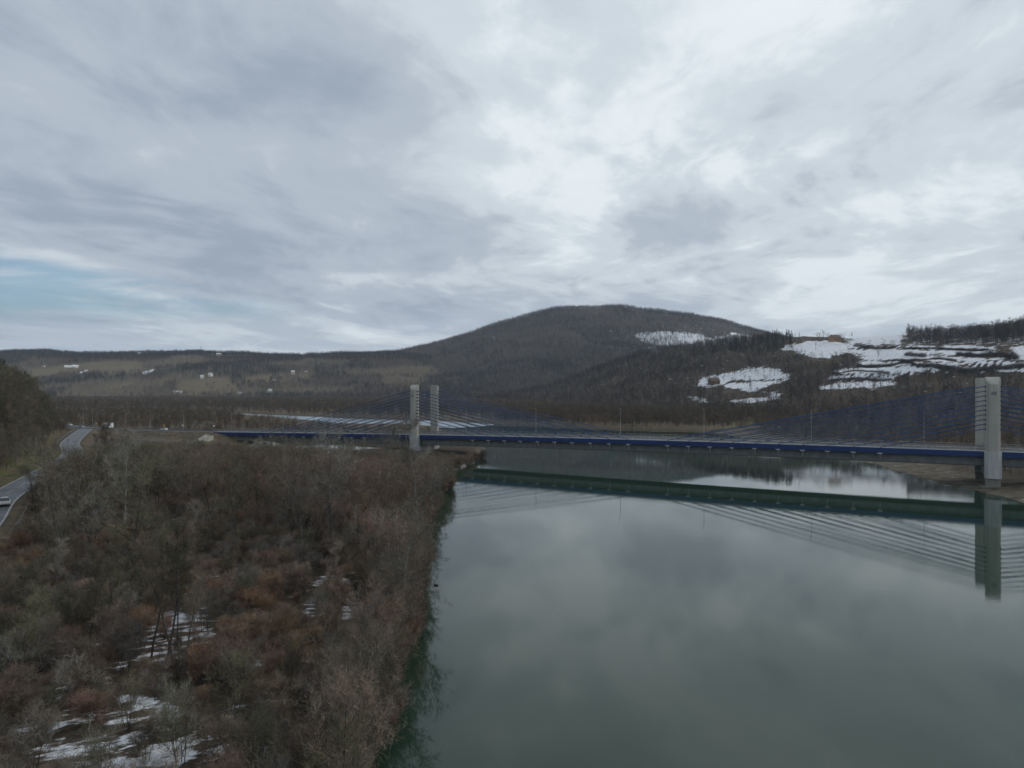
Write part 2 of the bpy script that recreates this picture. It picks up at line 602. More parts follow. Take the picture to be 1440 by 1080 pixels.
AX = np.array([-1500, 0, 60, 110, 180, 240, 300, 400, 480, 560, 700, 900, 2500], float)
AS = np.array([492, 497, 496, 499, 497, 498, 498, 501, 499, 499, 503, 520, 540], float)
BX = np.array([-1500, 330, 400, 440, 480, 560, 600, 650, 700, 740, 780, 820, 870, 920, 970, 1020, 1060, 1100, 1150, 1250, 1400, 1700, 2600], float)
BS = np.array([549, 540, 520, 508, 500, 495, 488, 474, 456, 444, 435, 432, 433, 437, 444, 454, 464, 474, 486, 502, 515, 530, 545], float)
CX = np.array([-1500, 560, 640, 700, 760, 800, 850, 900, 950, 1000, 1050, 1090, 1130, 1200, 1265, 1290, 1330, 1380, 1440, 1600, 1900, 2600], float)
CS = np.array([560, 566, 562, 558, 549, 536, 517, 500, 491, 485, 480, 476, 472, 475, 470, 470, 471, 469, 466, 455, 448, 448], float)
CR = np.array([1500, 1500, 1480, 1450, 1420, 1400, 1370, 1340, 1290, 1220, 1160, 1110, 1060, 1000, 940, 920, 900, 880, 850, 800, 760, 760], float)
CF = np.array([1450, 1420, 1350, 1200, 1060, 960, 850, 770, 690, 610, 560, 525, 500, 455, 425, 410, 385, 355, 320, 280, 250, 250], float)


def hills(X, Y):
    Yc = np.maximum(Y, 1.0)
    xp = np.clip(720 + 1000 * X / Yc, -1500, 2600)
    res = []
    for (sx, sy, Rr, Ff) in ((AX, AS, 2600.0, 1780.0), (BX, BS, 3000.0, 1720.0), (CX, CS, None, None)):
        ys = np.interp(xp, sx, sy)
        if Rr:
            ys = ys + (fbm(xp / 46 + 7, xp * 0 + Rr, 3, 9) - 0.5) * 5.0
        rr = Rr if Rr else np.interp(xp, CX, CR)
        ff = Ff if Ff else np.interp(xp, CX, CF)
        Z = np.maximum(CAMH + (HZ - ys) * rr / 1000 - 3.0, 0.0)
        t = (Y - ff) / (rr - ff)
        tc = np.clip(t, 0, 1)
        p = 0.55 * tc + 0.45 * tc * tc * (3 - 2 * tc)
        p = np.where(t > 1, 1 - 0.25 * (1 - np.exp(-(t - 1) * 2.0)) - 0.12 * np.maximum(t - 1, 0), p)
        sc = 420.0 if Rr else 150.0
        g = fbm(X / sc + 9, Y / sc * 0.8 + 4, 4, 17)
        g = np.abs(g - 0.5) * 2
        res.append(np.maximum(Z * (p + 0.22 * (g - 0.30) * 4 * tc * (1 - tc)), 0.0))
    return xp, res


LRX = LOWROAD[:, 0]
LRY = LOWROAD[:, 1]


def height(X, Y, detail=True):
    X = np.asarray(X, float)
    Y = np.asarray(Y, float)
    d, _ = seg_dist(X, Y, RIVER, True)
    sd = np.where(in_poly(X, Y, RIVER), -d, d)
    d2, _ = seg_dist(X, Y, POND, True)
    sd = np.minimum(sd, np.where(in_poly(X, Y, POND), -d2, d2))
    xp, hs = hills(X, Y)
    right = sstep(X, 60, 100) * (1 - sstep(Y, 380, 460))
    zb = 2.0 * (1 - right) + 1.6 * right
    L = 3.5 * (1 - right) + 15 * right
    und = (fbm(X / 26, Y / 26, 4, 3) - 0.45) * 1.6 + (fbm(X / 5, Y / 5, 3, 8) - 0.5) * 0.5
    land = zb * (1 - np.exp(-np.maximum(sd, 0) / L)) + 0.08 + und * sstep(sd, 1, 16)
    z = np.where(sd < 0, np.maximum(-2.5, sd * 0.4 - 0.02), np.maximum(land, 0.06))
    hm = np.maximum(np.maximum(hs[0], hs[1]), hs[2])
    z = z + hm * sstep(sd, 0, 40)
    # wooded slope beside the lower road
    xr = np.interp(Y, LRY, LRX)
    dl = (xr - 9.0 - X) * 0.9
    hl = np.where(dl > 0, 46 * (1 - np.exp(-np.maximum(dl, 0) * 0.95 / 46)), 0) * sstep(Y, 60, 90) * (1 - sstep(Y + (X + 250) * 0.35, 372, 396))
    z = z + hl + 2.6 * sstep(dl, -22, -6) * (Y < 400) * (1 - sstep(Y, 360, 400)) * (X < 0)
    # road beds and embankments
    for line, half in ((LOWROAD, 5.0), (APPROACH, 7.0)):
        dr, pr = seg_dist(X, Y, line)
        zr = np.interp(pr, np.arange(len(line)), line[:, 2])
        emb = zr - 0.14 - np.maximum(dr - half, 0) * 0.55
        z = np.maximum(z, np.where(dr < 40, emb, -9))
        z = np.where(dr < half + 25, np.minimum(z, zr - 0.14 + np.maximum(dr - half - 0.5, 0) * 0.95), z)
    # causeway under the end of the bridge
    tt = (X - BP0[0]) * BD[0] + (Y - BP0[1]) * BD[1]
    yl = (X - BP0[0]) * BN[0] + (Y - BP0[1]) * BN[1]
    dc = np.abs(yl - 5.25)
    zc = deck_z(np.clip(tt, -230, 250)) - 0.5 - np.maximum(dc - 6.5, 0) * 0.55 - np.maximum(tt + 161, 0) * 0.6
    z = np.where((tt > -235) & (tt < -148), np.maximum(z, zc), z)
    return z


# snow fields, hedged strips and dry meadows, outlined as they lie on the slopes (photo pixels, hill they lie on)
SNOW_B = [[(893, 471), (930, 466), (985, 470), (1000, 478), (985, 482), (930, 487), (905, 480)], [(975, 479), (1010, 475), (1030, 469), (1060, 472), (1066, 476), (1030, 481), (985, 488), (978, 484)],
          [(908, 488), (925, 488), (925, 496), (914, 495)], [(690, 473), (694, 472), (700, 478), (697, 479)]]
SNOW_C = [[(983, 531), (1010, 527), (1040, 521), (1060, 516), (1090, 519), (1112, 527), (1108, 532), (1090, 540), (1055, 552), (1035, 547), (1015, 542), (983, 544)],
          [(962, 553), (975, 556), (1000, 563), (1000, 567), (975, 563)], [(1023, 562), (1060, 560), (1100, 553), (1100, 559), (1060, 567), (1025, 566)],
          [(1097, 487), (1135, 481), (1170, 479), (1200, 484), (1215, 489), (1212, 500), (1190, 496), (1160, 504), (1140, 503), (1120, 495), (1098, 492)],
          [(1196, 476), (1260, 467), (1270, 470), (1266, 485), (1240, 486), (1200, 483)],
          [(1255, 487), (1330, 486), (1400, 488), (1400, 491), (1300, 490)], [(1205, 489), (1250, 491), (1300, 492), (1400, 493), (1405, 499), (1320, 499), (1215, 501)],
          [(1205, 502), (1260, 499), (1330, 502), (1410, 504), (1420, 508), (1330, 507), (1250, 505), (1210, 507)], [(1205, 508), (1300, 509), (1440, 509), (1600, 505), (1600, 513), (1440, 514), (1300, 512), (1215, 514)],
          [(1180, 518), (1255, 516), (1440, 517), (1600, 514), (1600, 523), (1440, 523), (1330, 521), (1255, 525), (1176, 525)], [(1168, 528), (1210, 527), (1256, 526), (1256, 533), (1200, 534), (1170, 533)],
          [(1150, 546), (1160, 540), (1200, 537), (1256, 535), (1256, 543), (1200, 545), (1152, 549)], [(1418, 486), (1500, 480), (1500, 506), (1428, 505)], [(1080, 525), (1110, 530), (1110, 537), (1085, 536)],
          [(1080, 548), (1098, 553), (1090, 558), (1080, 556)]]
HEDGE_GAPS = [[(1020, 536), (1100, 532), (1100, 535), (1020, 539)], [(1190, 489), (1240, 487), (1240, 489), (1190, 491)]]
TAN_A = [[(38, 522), (100, 512), (160, 507), (207, 510), (200, 520), (162, 527), (112, 525), (50, 535)], [(135, 547), (185, 537), (190, 540), (155, 548)], [(217, 536), (240, 531), (247, 534), (225, 540)],
         [(248, 543), (257, 535), (320, 530), (327, 535), (287, 545), (320, 552), (250, 556)], [(300, 538), (345, 536), (330, 548), (300, 548)], [(420, 528), (440, 523), (440, 529), (425, 534)], [(340, 530), (400, 526), (400, 535), (350, 540)]]
GREEN_A = [[(240, 516), (282, 509), (282, 514), (250, 522)]]
SNOW_A = [[(199, 524), (215, 519), (217, 521), (203, 527)], [(92, 514), (112, 513), (112, 516), (92, 517)], [(108, 524), (122, 520), (122, 522), (110, 526)]]
MEADOW = [[(1020, 598), (1034, 590), (1060, 585), (1072, 588), (1060, 598), (1040, 606), (1015, 607)]]
NEAR_SNOW = [(100, 908, 36, 13, .72), (150, 938, 32, 11, .70), (255, 885, 52, 30, .84), (215, 915, 44, 17, .66), (355, 858, 26, 13, .62), (470, 818, 34, 9, .85), (440, 862, 15, 16, .72),
             (495, 862, 20, 18, .72), (350, 928, 18, 10, .80), (180, 1008, 95, 30, .78), (170, 1062, 125, 40, .88), (100, 975, 26, 20, .62), (380, 790, 12, 22, .60), (340, 800, 20, 8, .62),
             (165, 722, 13, 5, .62), (250, 730, 16, 6, .64), (30, 745, 26, 9, .58), (330, 1000, 22, 16, .6), (300, 830, 30, 20, .52), (430, 1012, 12, 12, .58), (450, 975, 10, 16, .58),
             (60, 1030, 50, 30, .62), (285, 1045, 40, 25, .68), (130, 960, 30, 14, .66), (655, 655, 14, 6, .7)]  # last patch: bright water gap by the bridge, painted in as snow


def near_snow(x, y):
    s = np.zeros(np.shape(x))
    for cx, cy, rx, ry, a in NEAR_SNOW:
        q = ((x - cx) / rx) ** 2 + ((y - cy) / ry) ** 2
        s = np.maximum(s, a * (1 - sstep(q, 0.2, 2.2)))
    return s


def cover_at(X, Y, Z):
    """snow, dry grass, green grass, bare mud"""
    xp, yp = px_of(X, Y, Z)
    _, hs = hills(X, Y)
    jx = xp + (fbm(X / 14, Y / 14, 4, 31) - .5) * 14
    jy = yp + (fbm(X / 14, Y / 14, 4, 37) - .5) * 4.5
    iC = (hs[2] > np.maximum(hs[0], hs[1])) & (hs[2] > 0.5)
    iB = (hs[1] > np.maximum(hs[0], hs[2])) & (hs[1] > 0.5)
    iA = (hs[0] > np.maximum(hs[1], hs[2])) & (hs[0] > 0.5)
    snow = np.full(np.shape(X), 0.18)
    tan = np.where(iA, 0.62, 0.12)
    green = np.zeros(np.shape(X))
    mud = np.zeros(np.shape(X))
    snow = np.where(iC, 0.33 - 0.10 * sstep(yp, 545, 565), snow)
    snow = np.where(iB, 0.24 + 0.12 * sstep(xp, 700, 900) - 0.12 * sstep(yp, 480, 520), snow)
    snow = np.where(iA, 0.06, snow)
    flat = ~(iA | iB | iC)
    snow = np.where(flat & (Y > 450), 0.10, snow)
    tan = np.where(flat & (Y > 450), 0.55, tan)
    near = flat & (Y < 420) & (X < 0)
    ns_ = near_snow(xp, yp)
    snow = np.where(near, np.maximum(0.33, 0.27 + 0.305 * ns_), snow)
    offs = ((0, 0), (-4, 0.3), (4, -0.3), (1, 1.2), (-1, -1.2), (7, 0.8), (-7, -0.8))
    for lay, polys, amt in ((iB, SNOW_B, 0.74), (iC, SNOW_C, 0.72)):
        w_ = np.zeros(np.shape(X))
        for ox, oy in offs:
            m = np.zeros(np.shape(X), bool)
            for P in polys:
                m |= in_poly(jx + ox, jy + oy, P)
            w_ += m / len(offs)
        snow = np.where(lay, snow + (amt - snow) * w_, snow)
    snow = np.where(iC & (xp > 1272) & (yp < 487), 0.47, snow)
    for P in HEDGE_GAPS:
        snow = np.where(iC & in_poly(jx, jy, P), 0.3, snow)
    for P in TAN_A:
        m = (iA | iB) & in_poly(jx, jy, P)
        tan = np.where(m, 0.9, tan)
    for P in GREEN_A:
        m = iA & in_poly(jx, jy, P)
        green = np.where(m, 0.8, green)
    for P in SNOW_A:
        snow = np.where(iA & in_poly(xp, yp, P), 1.0, snow)
    for P in MEADOW:
        m = in_poly(jx, jy, P) & (X > 0)
        green = np.where(m, 0.35, green)
        tan = np.where(m, 0.8, tan)
    # verges of the lower road and road embankment
    dr, _ = seg_dist(X, Y, LOWROAD)
    xr = np.interp(Y, LRY, LRX)
    vg = (dr < 11) & (X < xr) & (Y < 330)
    green = np.where(vg, 0.75 * sstep(fbm(X / 6, Y / 6, 3, 2), 0.35, 0.6), green)
    snow = np.where(dr < 16, 0.05, snow)
    tan = np.where(dr < 10, 0.45, tan)
    da, _ = seg_dist(X, Y, APPROACH)
    tt = (X - BP0[0]) * BD[0] + (Y - BP0[1]) * BD[1]
    tan = np.where((da < 24), 0.7, tan)
    snow = np.where(da < 24, 0.22, snow)
    mud = np.where((da < 26) & (xp > 188) & (xp < 236) & (yp > 604), 0.9, mud)
    # shore of the right bank: sand, mud and a little old snow
    d, _ = seg_dist(X, Y, RIVER, True)
    sh = (X > 60) & (Y < 440)
    mud = np.where(sh, np.maximum(mud, 1 - sstep(d, 9, 22)), mud)
    snow = np.where(sh & (d < 18), 0.29, snow)
    mud = np.where((X < 60) & (d < 2.0), 0.7, mud)
    snow = np.where(in_poly(X, Y, RIVER), 0, snow)
    return snow, tan, green, mud, (iA, iB, iC, flat)


def make_terrain():
    us = np.concatenate([np.linspace(-2.4, -0.80, 48)[:-1], np.arange(-0.80, 0.80, 0.0031), np.linspace(0.80, 2.4, 48)])
    ys = np.concatenate([np.geomspace(10, 1500, 560)[:-1], np.geomspace(1500, 3300, 130), np.geomspace(3400, 6000, 14)])
    U, YY = np.meshgrid(us, ys)
    X = (U * YY).ravel()
    Y = YY.ravel()
    Z = height(X, Y)
    nu, ny = len(us), len(ys)
    i = np.arange(nu * (ny - 1)).reshape(ny - 1, nu)[:, :-1].ravel()
    F = np.stack([i, i + 1, i + nu + 1, i + nu], 1)
    m = bpy.data.materials.new('land')
    m.use_nodes = True
    n = NB(m.node_tree)
    p = m.node_tree.nodes['Principled BSDF']
    at = n.n('ShaderNodeAttribute', attribute_name='cover')
    cs = n.n('ShaderNodeSeparateColor')
    n.put(cs.inputs[0], at.outputs['Color'])
    tc = n.n('ShaderNodeTexCoord').outputs['Object']
    x, y, z = n.sep(tc)
    n1 = n.noise(tc, 0.35, 8, 0.62)
    n2 = n.noise(tc, 1.9, 6, 0.6)
    st = n.noise(n.comb(n.m('MULTIPLY_ADD', y, 0.35, n.m('MULTIPLY', x, 0.30)), n.m('MULTIPLY_ADD', x, -0.55, n.m('MULTIPLY', y, 0.9)), z), 0.8, 9, 0.68)
    litter = n.mix(n.ss(n2, 0.3, 0.7), (0.026, 0.021, 0.017), (0.072, 0.055, 0.042))
    dry = n.mix(n.ss(n1, 0.3, 0.7), (0.115, 0.088, 0.056), (0.19, 0.155, 0.10))
    grass = n.mix(n.ss(n1, 0.3, 0.7), (0.045, 0.055, 0.018), (0.085, 0.095, 0.03))
    mudc = n.mix(n.ss(n1, 0.3, 0.7), (0.055, 0.048, 0.036), (0.15, 0.13, 0.10))
    c = n.mix(n.m('MULTIPLY', cs.outputs[1], n.ss(n1, 0.2, 0.6, 0.6, 1.0)), litter, dry)
    c = n.mix(n.m('MULTIPLY', cs.outputs[2], n.ss(n2, 0.2, 0.55, 0.6, 1.0)), c, grass)
    c = n.mix(at.outputs['Alpha'], c, mudc)
    farn = n.noise(tc, 0.09, 9, 0.66)
    st = n.m('ADD', n.m('MULTIPLY', st, n.ss(y, 260, 380, 1.0, 0.0)), n.m('MULTIPLY', farn, n.ss(y, 260, 380)))
    mixn = n.m('MULTIPLY_ADD', n1, 0.30, n.m('MULTIPLY', st, 0.70))
    sv = n.m('ADD', n.m('MULTIPLY_ADD', n.m('SUBTRACT', mixn, 0.5), 1.7, 0.5), n.m('SUBTRACT', cs.outputs[0], 0.5))
    sf = n.ss(sv, 0.48, 0.58)
    c = n.mix(n.m('MULTIPLY', sf, n.ss(n2, 0.28, 0.62, 0.55, 1.0)), c, n.mix(n.ss(n1, 0.35, 0.6), (0.56, 0.575, 0.60), (0.74, 0.765, 0.81)))
    n.put(p.inputs['Base Color'], c)
    p.inputs['Roughness'].default_value = 0.95
    p.inputs['Specular IOR Level'].default_value = 0.1
    me = mesh_np("terrain", np.stack([X, Y, Z], 1), F, [m], smooth=True)
    sn, ta, gr, mu, _ = cover_at(X, Y, Z)
    a = me.attributes.new('cover', 'FLOAT_COLOR', 'POINT')
    a.data.foreach_set('color', np.stack([sn, ta, gr, mu], 1).astype(np.float32).ravel())
    o = bpy.data.objects.new("terrain", me)
    COL.objects.link(o)
    tag(o, "valley floor and hills with patchy snow, dry grass and leaf litter", "terrain", kind="structure")


make_terrain()

# water
wm = bpy.data.materials.new('river_water')
wm.use_nodes = True
n = NB(wm.node_tree)
p = wm.node_tree.nodes['Principled BSDF']
tc = n.n('ShaderNodeTexCoord').outputs['Object']
x, y, z = n.sep(tc)
big = n.noise(tc, 0.012, 3, 0.5)
n.put(p.inputs['Base Color'], n.mix(n.ss(big, 0.3, 0.7), (0.014, 0.033, 0.021), (0.019, 0.040, 0.027)))
p.inputs['IOR'].default_value = 1.333
p.inputs['Specular IOR Level'].default_value = 0.5
calm = n.noise(n.comb(n.m('MULTIPLY', x, 0.02), n.m('MULTIPLY', y, 0.008), 0.0), 1.0, 4, 0.55)
n.put(p.inputs['Roughness'], n.ss(calm, 0.35, 0.65, 0.008, 0.025))
rip = n.noise(n.comb(n.m('MULTIPLY', x, 0.8), n.m('MULTIPLY', y, 1.3), 0.0), 1.4, 4, 0.6)
rip2 = n.noise(n.comb(n.m('MULTIPLY', x, 0.12), n.m('MULTIPLY', y, 0.22), 0.0), 1.0, 3, 0.5)
bp = n.n('ShaderNodeBump')
bp.inputs['Strength'].default_value = 1.0
n.put(bp.inputs['Distance'], n.ss(calm, 0.35, 0.65, 0.0010, 0.0035))
n.put(bp.inputs['Height'], n.m('ADD', rip, n.m('MULTIPLY', rip2, 1.5)))
n.put(p.inputs['Normal'], bp.outputs[0])
rv = MB().add([(-520, -80, 0), (170, -80, 0), (170, 1000, 0), (-520, 1000, 0)], [(0, 1, 2, 3)]).build("river_water", wm)
tag(rv, "calm green river reflecting the bridge and the cloudy sky", "water", kind="structure")


# ice on the far arm
M['surface'] = pmat('pale_sheet', (0.17, 0.21, 0.25), 0.45, 0.30, 0.02, spec=0.5)
SHEET = wig([(-400, 848), (-340, 786), (-251, 704), (-173, 606), (-128, 544), (-60, 507), (-44, 492), (-30, 505), (-16, 528), (-14, 542), (-20, 552), (-66, 604), (-143, 650), (-206, 712), (-279, 776), (-345, 848)], 1.2)
ic = MB().add([(x_, y_, 0.03) for x_, y_ in SHEET], [tuple(range(len(SHEET)))]).build("river_sheet", M['surface'])  # added pale sheet; open water here would mirror only the hills
tag(ic, "pale ice sheet on the river arm behind the cables", "surface", kind="structure")

# ------------------------------------------------------------------ roads
def ribbon(name, line, off0, off1, dz, mat, dash=None):
    L = np.asarray(line)
    T = np.gradient(L[:, :2], axis=0)
    T /= np.linalg.norm(T, axis=1)[:, None]
    Nn = np.stack([-T[:, 1], T[:, 0]], 1)
    V = []
    for o in (off0, off1):
        V.append(np.column_stack([L[:, 0] + Nn[:, 0] * o, L[:, 1] + Nn[:, 1] * o, L[:, 2] + dz]))
    k = len(L)
    V = np.concatenate(V)
    i = np.arange(k - 1)
    if dash:
        i = i[(i % dash) < dash / 2]
    F = np.stack([i, i + 1, i + 1 + k, i + k], 1)
    o = bpy.data.objects.new(name, mesh_np(name, V, F, [mat]))
    COL.objects.link(o)
    return o


LR = LOWROAD
tag(ribbon("lower_road", LR, -3.3, 3.3, 0.0, M['asphalt_wet']), "two lane asphalt road curving below the wooded slope", "road", kind="structure")
AR = APPROACH
tag(ribbon("approach_road", AR, -5.6, 5.6, 0.02, M['asphalt']), "main road running from the bridge end past the slope", "road", kind="structure")
for nm, ln, off in (("road_line", LR, 3.0), ("road_line", LR, -3.0), ("road_line", AR, 5.1), ("road_line", AR, -5.1)):
    tag(ribbon(nm, ln, off - 0.10, off + 0.10, 0.026 if ln is AR else 0.006, M['paint']), "white edge line painted along the road", "road marking", kind="structure")
fine_lr = smooth_line(LR[::3], 2.0)
tag(ribbon("road_line", fine_lr, -0.07, 0.07, 0.006, M['paint'], dash=6), "white dashed centre line on the lower road", "road marking", kind="structure")


def guard_rail(line, off, label, post_step=4.0):
    L = smooth_line(np.asarray(line)[::2], post_step)
    T = np.gradient(L[:, :2], axis=0)
    T /= np.linalg.norm(T, axis=1)[:, None]
    Nn = np.stack([-T[:, 1], T[:, 0]], 1)
    P = np.column_stack([L[:, 0] + Nn[:, 0] * off, L[:, 1] + Nn[:, 1] * off, L[:, 2]])
    base = tuple(P[0])
    root = empty("guard_rail", base)
    Q = P - P[0]
    a = MB()
    secs = [[(q[0] - Nn[i][0] * w, q[1] - Nn[i][1] * w, q[2] + h) for w, h in ((0.03, 0.45), (-0.03, 0.5), (0.03, 0.62), (-0.03, 0.74), (0.03, 0.78), (0.07, 0.62))] for i, q in enumerate(Q)]
    a.loft(secs)
    a.build("rail", M['galv_dark'], root)
    pm = MB().box((0, 0, 0), (0.1, 0.1, 0.9)).mesh("post", M['galv_dark'])
    for i, q in enumerate(Q):
        sub(pm, "post", root, (q[0] + Nn[i][0] * 0.12, q[1] + Nn[i][1] * 0.12, q[2] + 0.3))
    tag(root, label, "guard rail")


guard_rail(LR[2:26], -5.6, "steel guard rail along the river side of the lower road")
guard_rail(LR[30:-2], 4.4, "steel guard rail along the slope side of the road bend")
guard_rail(AR[:], 6.2, "steel guard rail on the near edge of the embankment road")
guard_rail(AR[:], -6.2, "steel guard rail on the far edge of the embankment road")

# ------------------------------------------------------------------ bridge
TL = t_of_px(582, -2.4)
TR = t_of_px(1396.5, -2.4)
br = empty("cable_stayed_bridge", (BP0[0], BP0[1], 0), BANG)
tag(br, "long low cable stayed road bridge with blue deck edge and concrete pylons", "bridge")
TA, TB = -163.0, 290.0
ts = np.arange(TA, TB + 1, 4.0)
FH, GH = 1.35, 2.35


def strip(sec, name, mat):
    """section given as (y_local, dz) loops along the deck"""
    mb = MB()
    mb.loft([[(t, yl, deck_z(t) + dz) for yl, dz in sec] for t in ts])
    return mb.build(name, mat, br)


YN, YF = -1.25, 12.55                     # deck edges, near and far
strip([(YN + 0.2, -0.02), (YF - 0.2, -0.02), (YF - 0.2, -0.32), (YN + 0.2, -0.32)], "deck_slab", M['concrete'])
strip([(YN + 1.9, 0.02), (YF - 1.9, 0.02), (YF - 1.9, -0.015), (YN + 1.9, -0.015)], "carriageway", M['asphalt'])
for y0, y1, lb in ((YN - 0.12, YN + 0.2, None), (YF - 0.2, YF + 0.12, None)):
    strip([(y0, 0.10), (y1, 0.10), (y1, -FH), (y0, -FH)], "edge_beam", M['blue'])
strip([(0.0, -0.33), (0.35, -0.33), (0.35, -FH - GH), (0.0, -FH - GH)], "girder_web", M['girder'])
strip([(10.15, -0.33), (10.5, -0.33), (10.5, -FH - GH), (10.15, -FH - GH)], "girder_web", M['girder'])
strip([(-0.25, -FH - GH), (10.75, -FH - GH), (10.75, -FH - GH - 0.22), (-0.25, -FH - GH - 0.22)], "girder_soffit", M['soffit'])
strip([(YN + 0.22, -0.001), (YN + 1.85, -0.001), (YN + 1.85, 0.16), (YN + 0.22, 0.16)], "footway", M['concrete_light'])
strip([(YF - 1.85, -0.001), (YF - 0.22, -0.001), (YF - 0.22, 0.16), (YF - 1.85, 0.16)], "footway", M['concrete_light'])
for yy in (YN + 0.05, YF - 0.05):
    mb = MB()
    for hh, rr in ((1.15, 0.045), (0.65, 0.03), (0.25, 0.03)):
        mb.tube([(t, yy, deck_z(t) + 0.10 + hh) for t in ts], rr, 4)
    for k, t in enumerate(np.arange(TA, TB, 8.0)):
        mb.box((t, yy, deck_z(t) + 0.10 + 0.57), (0.09, 0.09, 1.15))
    rl = mb.build("railing", M['galv'], br)
    if yy < 0:
        rpm = MB().box((0, 0, 0), (0.07, 0.07, 1.15)).mesh("railing_post", M['galv'])
    for t in np.linspace(TL - 60, TR + 30, 100):
        sub(rpm, "railing_post", rl, (t, yy, deck_z(t) + 0.10 + 0.57))
for yy in (YN + 2.0, YF - 2.0):
    mb = MB()
    mb.loft([[(t, yy + w, deck_z(t) + h) for w, h in ((-0.05, 0.5), (0.05, 0.5), (0.05, 0.85), (-0.05, 0.85))] for t in ts])
    for t in np.arange(TA, TB, 4.0):
        mb.box((t, yy, deck_z(t) + 0.25), (0.12, 0.12, 0.5))
    mb.build("crash_barrier", M['galv_dark'], br)

NST = 10
ANCHOR = MB().box((0, 0, 0), (0.22, 0.6, 0.5)).mesh("anchor_plate", M['dark'])
for TP in (TL, TR):
    T0 = TP
    dz0 = float(deck_z(T0))
    for yc, sg in ((-2.4, -1), (13.8, 1)):
        T0 = TP - (1.2 if sg > 0 else 0.0)
        # plan: broad outer face with two bevelled corners
        w, d = 1.68, 1.15
        pl = [(T0 - w, yc - sg * d), (T0 - w, yc + sg * 0.15), (T0 - 0.92, yc + sg * d), (T0 + 0.92, yc + sg * d), (T0 + w, yc + sg * 0.15), (T0 + w, yc - sg * d)]
        if sg > 0:
            pl = pl[::-1]
        top = dz0 + 20.1
        tz = [top - 0.15 if (q[1] - yc) * sg < 0 else (top - 2.1 if (q[1] - yc) * sg > 0.5 else top - 0.85) for q in pl]
        pyl = MB().prism(pl, dz0 + 0.2, tz).build("pylon", M['concrete'], br, bevel=0.05)
        lowp = [(T0 + (q[0] - T0) * 1.14, yc + (q[1] - yc) * 1.12) for q in pl]
        MB().prism(lowp, dz0 - 6.9, dz0 + 0.2).build("pylon_leg", M['concrete_light'], pyl)
        MB().prism([(T0 + sx * 1.7, yc - sg * 0.3 + sy * 1.0) for sx, sy in ((-1, -1), (1, -1), (1, 1), (-1, 1))], -2.0, dz0 - 6.9).build("pier", M['concrete_dark'], pyl)
        if sg < 0:
            MB().box((T0 + 0.1, yc - d - 0.01, dz0 + 15.6), (1.2, 0.10, 0.9)).build("name_plate", M['galv_dark'], pyl)
        for sd in (-1, 1):
            for k in range(NST):
                zp = dz0 + 6.2 + k * 1.25
                sub(ANCHOR, "anchor_plate", pyl, (T0 + sd * (w + 0.02), yc, zp - 0.1))
            for k in range(NST):
                zp = dz0 + 6.2 + k * 1.25
                ta = T0 + sd * (26.6 + k * 6.85)
                za = float(deck_z(ta)) + 0.25
                ya = -0.95 if sg < 0 else 12.25
                MB().tube([(T0 + sd * w, yc, zp), (ta, ya, za)], 0.14, 6).build("stay_cable", M['cable'], br)
    T0 = TP
    # cross beam under the deck
    MB().box((T0, 5.25, dz0 - 5.3), (3.0, 13.2, 2.6)).build("cross_beam", M['concrete_light'], br)
    MB().box((T0, 5.25, -0.2), (5.4, 18.5, 1.5)).build("pile_cap", M['concrete_dark'], br)
    for sd in (-1, 1):
        for k in range(NST):
            ta = T0 + sd * (26.6 + k * 6.85)
            if ta > 205:
                continue
            zz = float(deck_z(ta)) - FH
            mb = MB().box((ta, -0.70, zz - 0.16), (1.25, 1.35, 0.30))
            mb.loft([[(ta + sx, -1.30, zz - 0.32), (ta + sx, -0.75, zz - 0.32), (ta + sx, -0.01, zz - 1.7), (ta + sx, -0.01, zz - 2.1)] for sx in (-0.12, 0.12)])
            mb.build("stay_bracket", M['pale_steel'], br)
# piers and abutment of the left end
for T0 in (-128.0,):
    MB().box((T0, 5.25, 0.4), (2.2, 8.5, 5.2)).build("approach_pier", M['concrete'], br)
MB().box((-163.4, 5.25, 3.2), (2.0, 12.6, 5.4)).build("abutment", M['concrete_light'], br)
zt = float(deck_z(-163)) - 0.7
wd = MB()
wd.add([(-166, -2.2, zt), (-160, -2.2, zt), (-166, -12.5, 1.2), (-155, -12.5, 1.2), (-150, -2.2, 1.2), (-166, -2.2, 1.2)],
       [(0, 2, 3, 1), (1, 3, 4), (0, 1, 4, 5), (0, 5, 2), (2, 5, 4, 3)])
wd.build("slope_paving", M['slope'], br)

# mound beside the side channel
x0, y0, z0 = pt(372, 634, 300)
gm = MB()
ring = []
for j in range(18):
    a = 2 * math.pi * j / 18
    r_ = 1 + 0.15 * math.sin(3 * a + 1)
    ring.append((math.cos(a) * r_, math.sin(a) * r_))
gm.loft([[(c * 9.0 * k, s * 5.0 * k, h) for c, s in ring] for k, h in ((1.0, -0.6), (0.9, 0.9), (0.62, 2.6), (0.35, 3.6), (0.08, 3.9))])
o = gm.build("gravel_mound", M['slope'], None, (x0, y0, 0.6), 0.3, smooth=True)
tag(o, "pale gravel mound below the blue bridge edge by the side channel", "gravel mound")


# ------------------------------------------------------------------ lamps, signs, poles
def make_lamp(h=10.0):
    root = empty("street_lamp", (0, 0, 0))
    MB().tube([(0, 0, -0.1), (0, 0, h * 0.5), (0, 0, h)], [0.09, 0.07, 0.05], 6).build("pole", M['galv'], root)
    MB().tube([(0, 0, h - 0.05), (0, -0.6, h + 0.12), (0, -1.3, h + 0.2)], 0.045, 5).build("arm", M['galv'], root)
    hd = MB().box((0, -1.55, h + 0.2), (0.3, 0.75, 0.14)).build("lamp_head", M['galv_dark'], root)
    MB().box((0, -1.55, h + 0.12), (0.22, 0.5, 0.03)).build("lens", M['lamp'], hd)
    return root


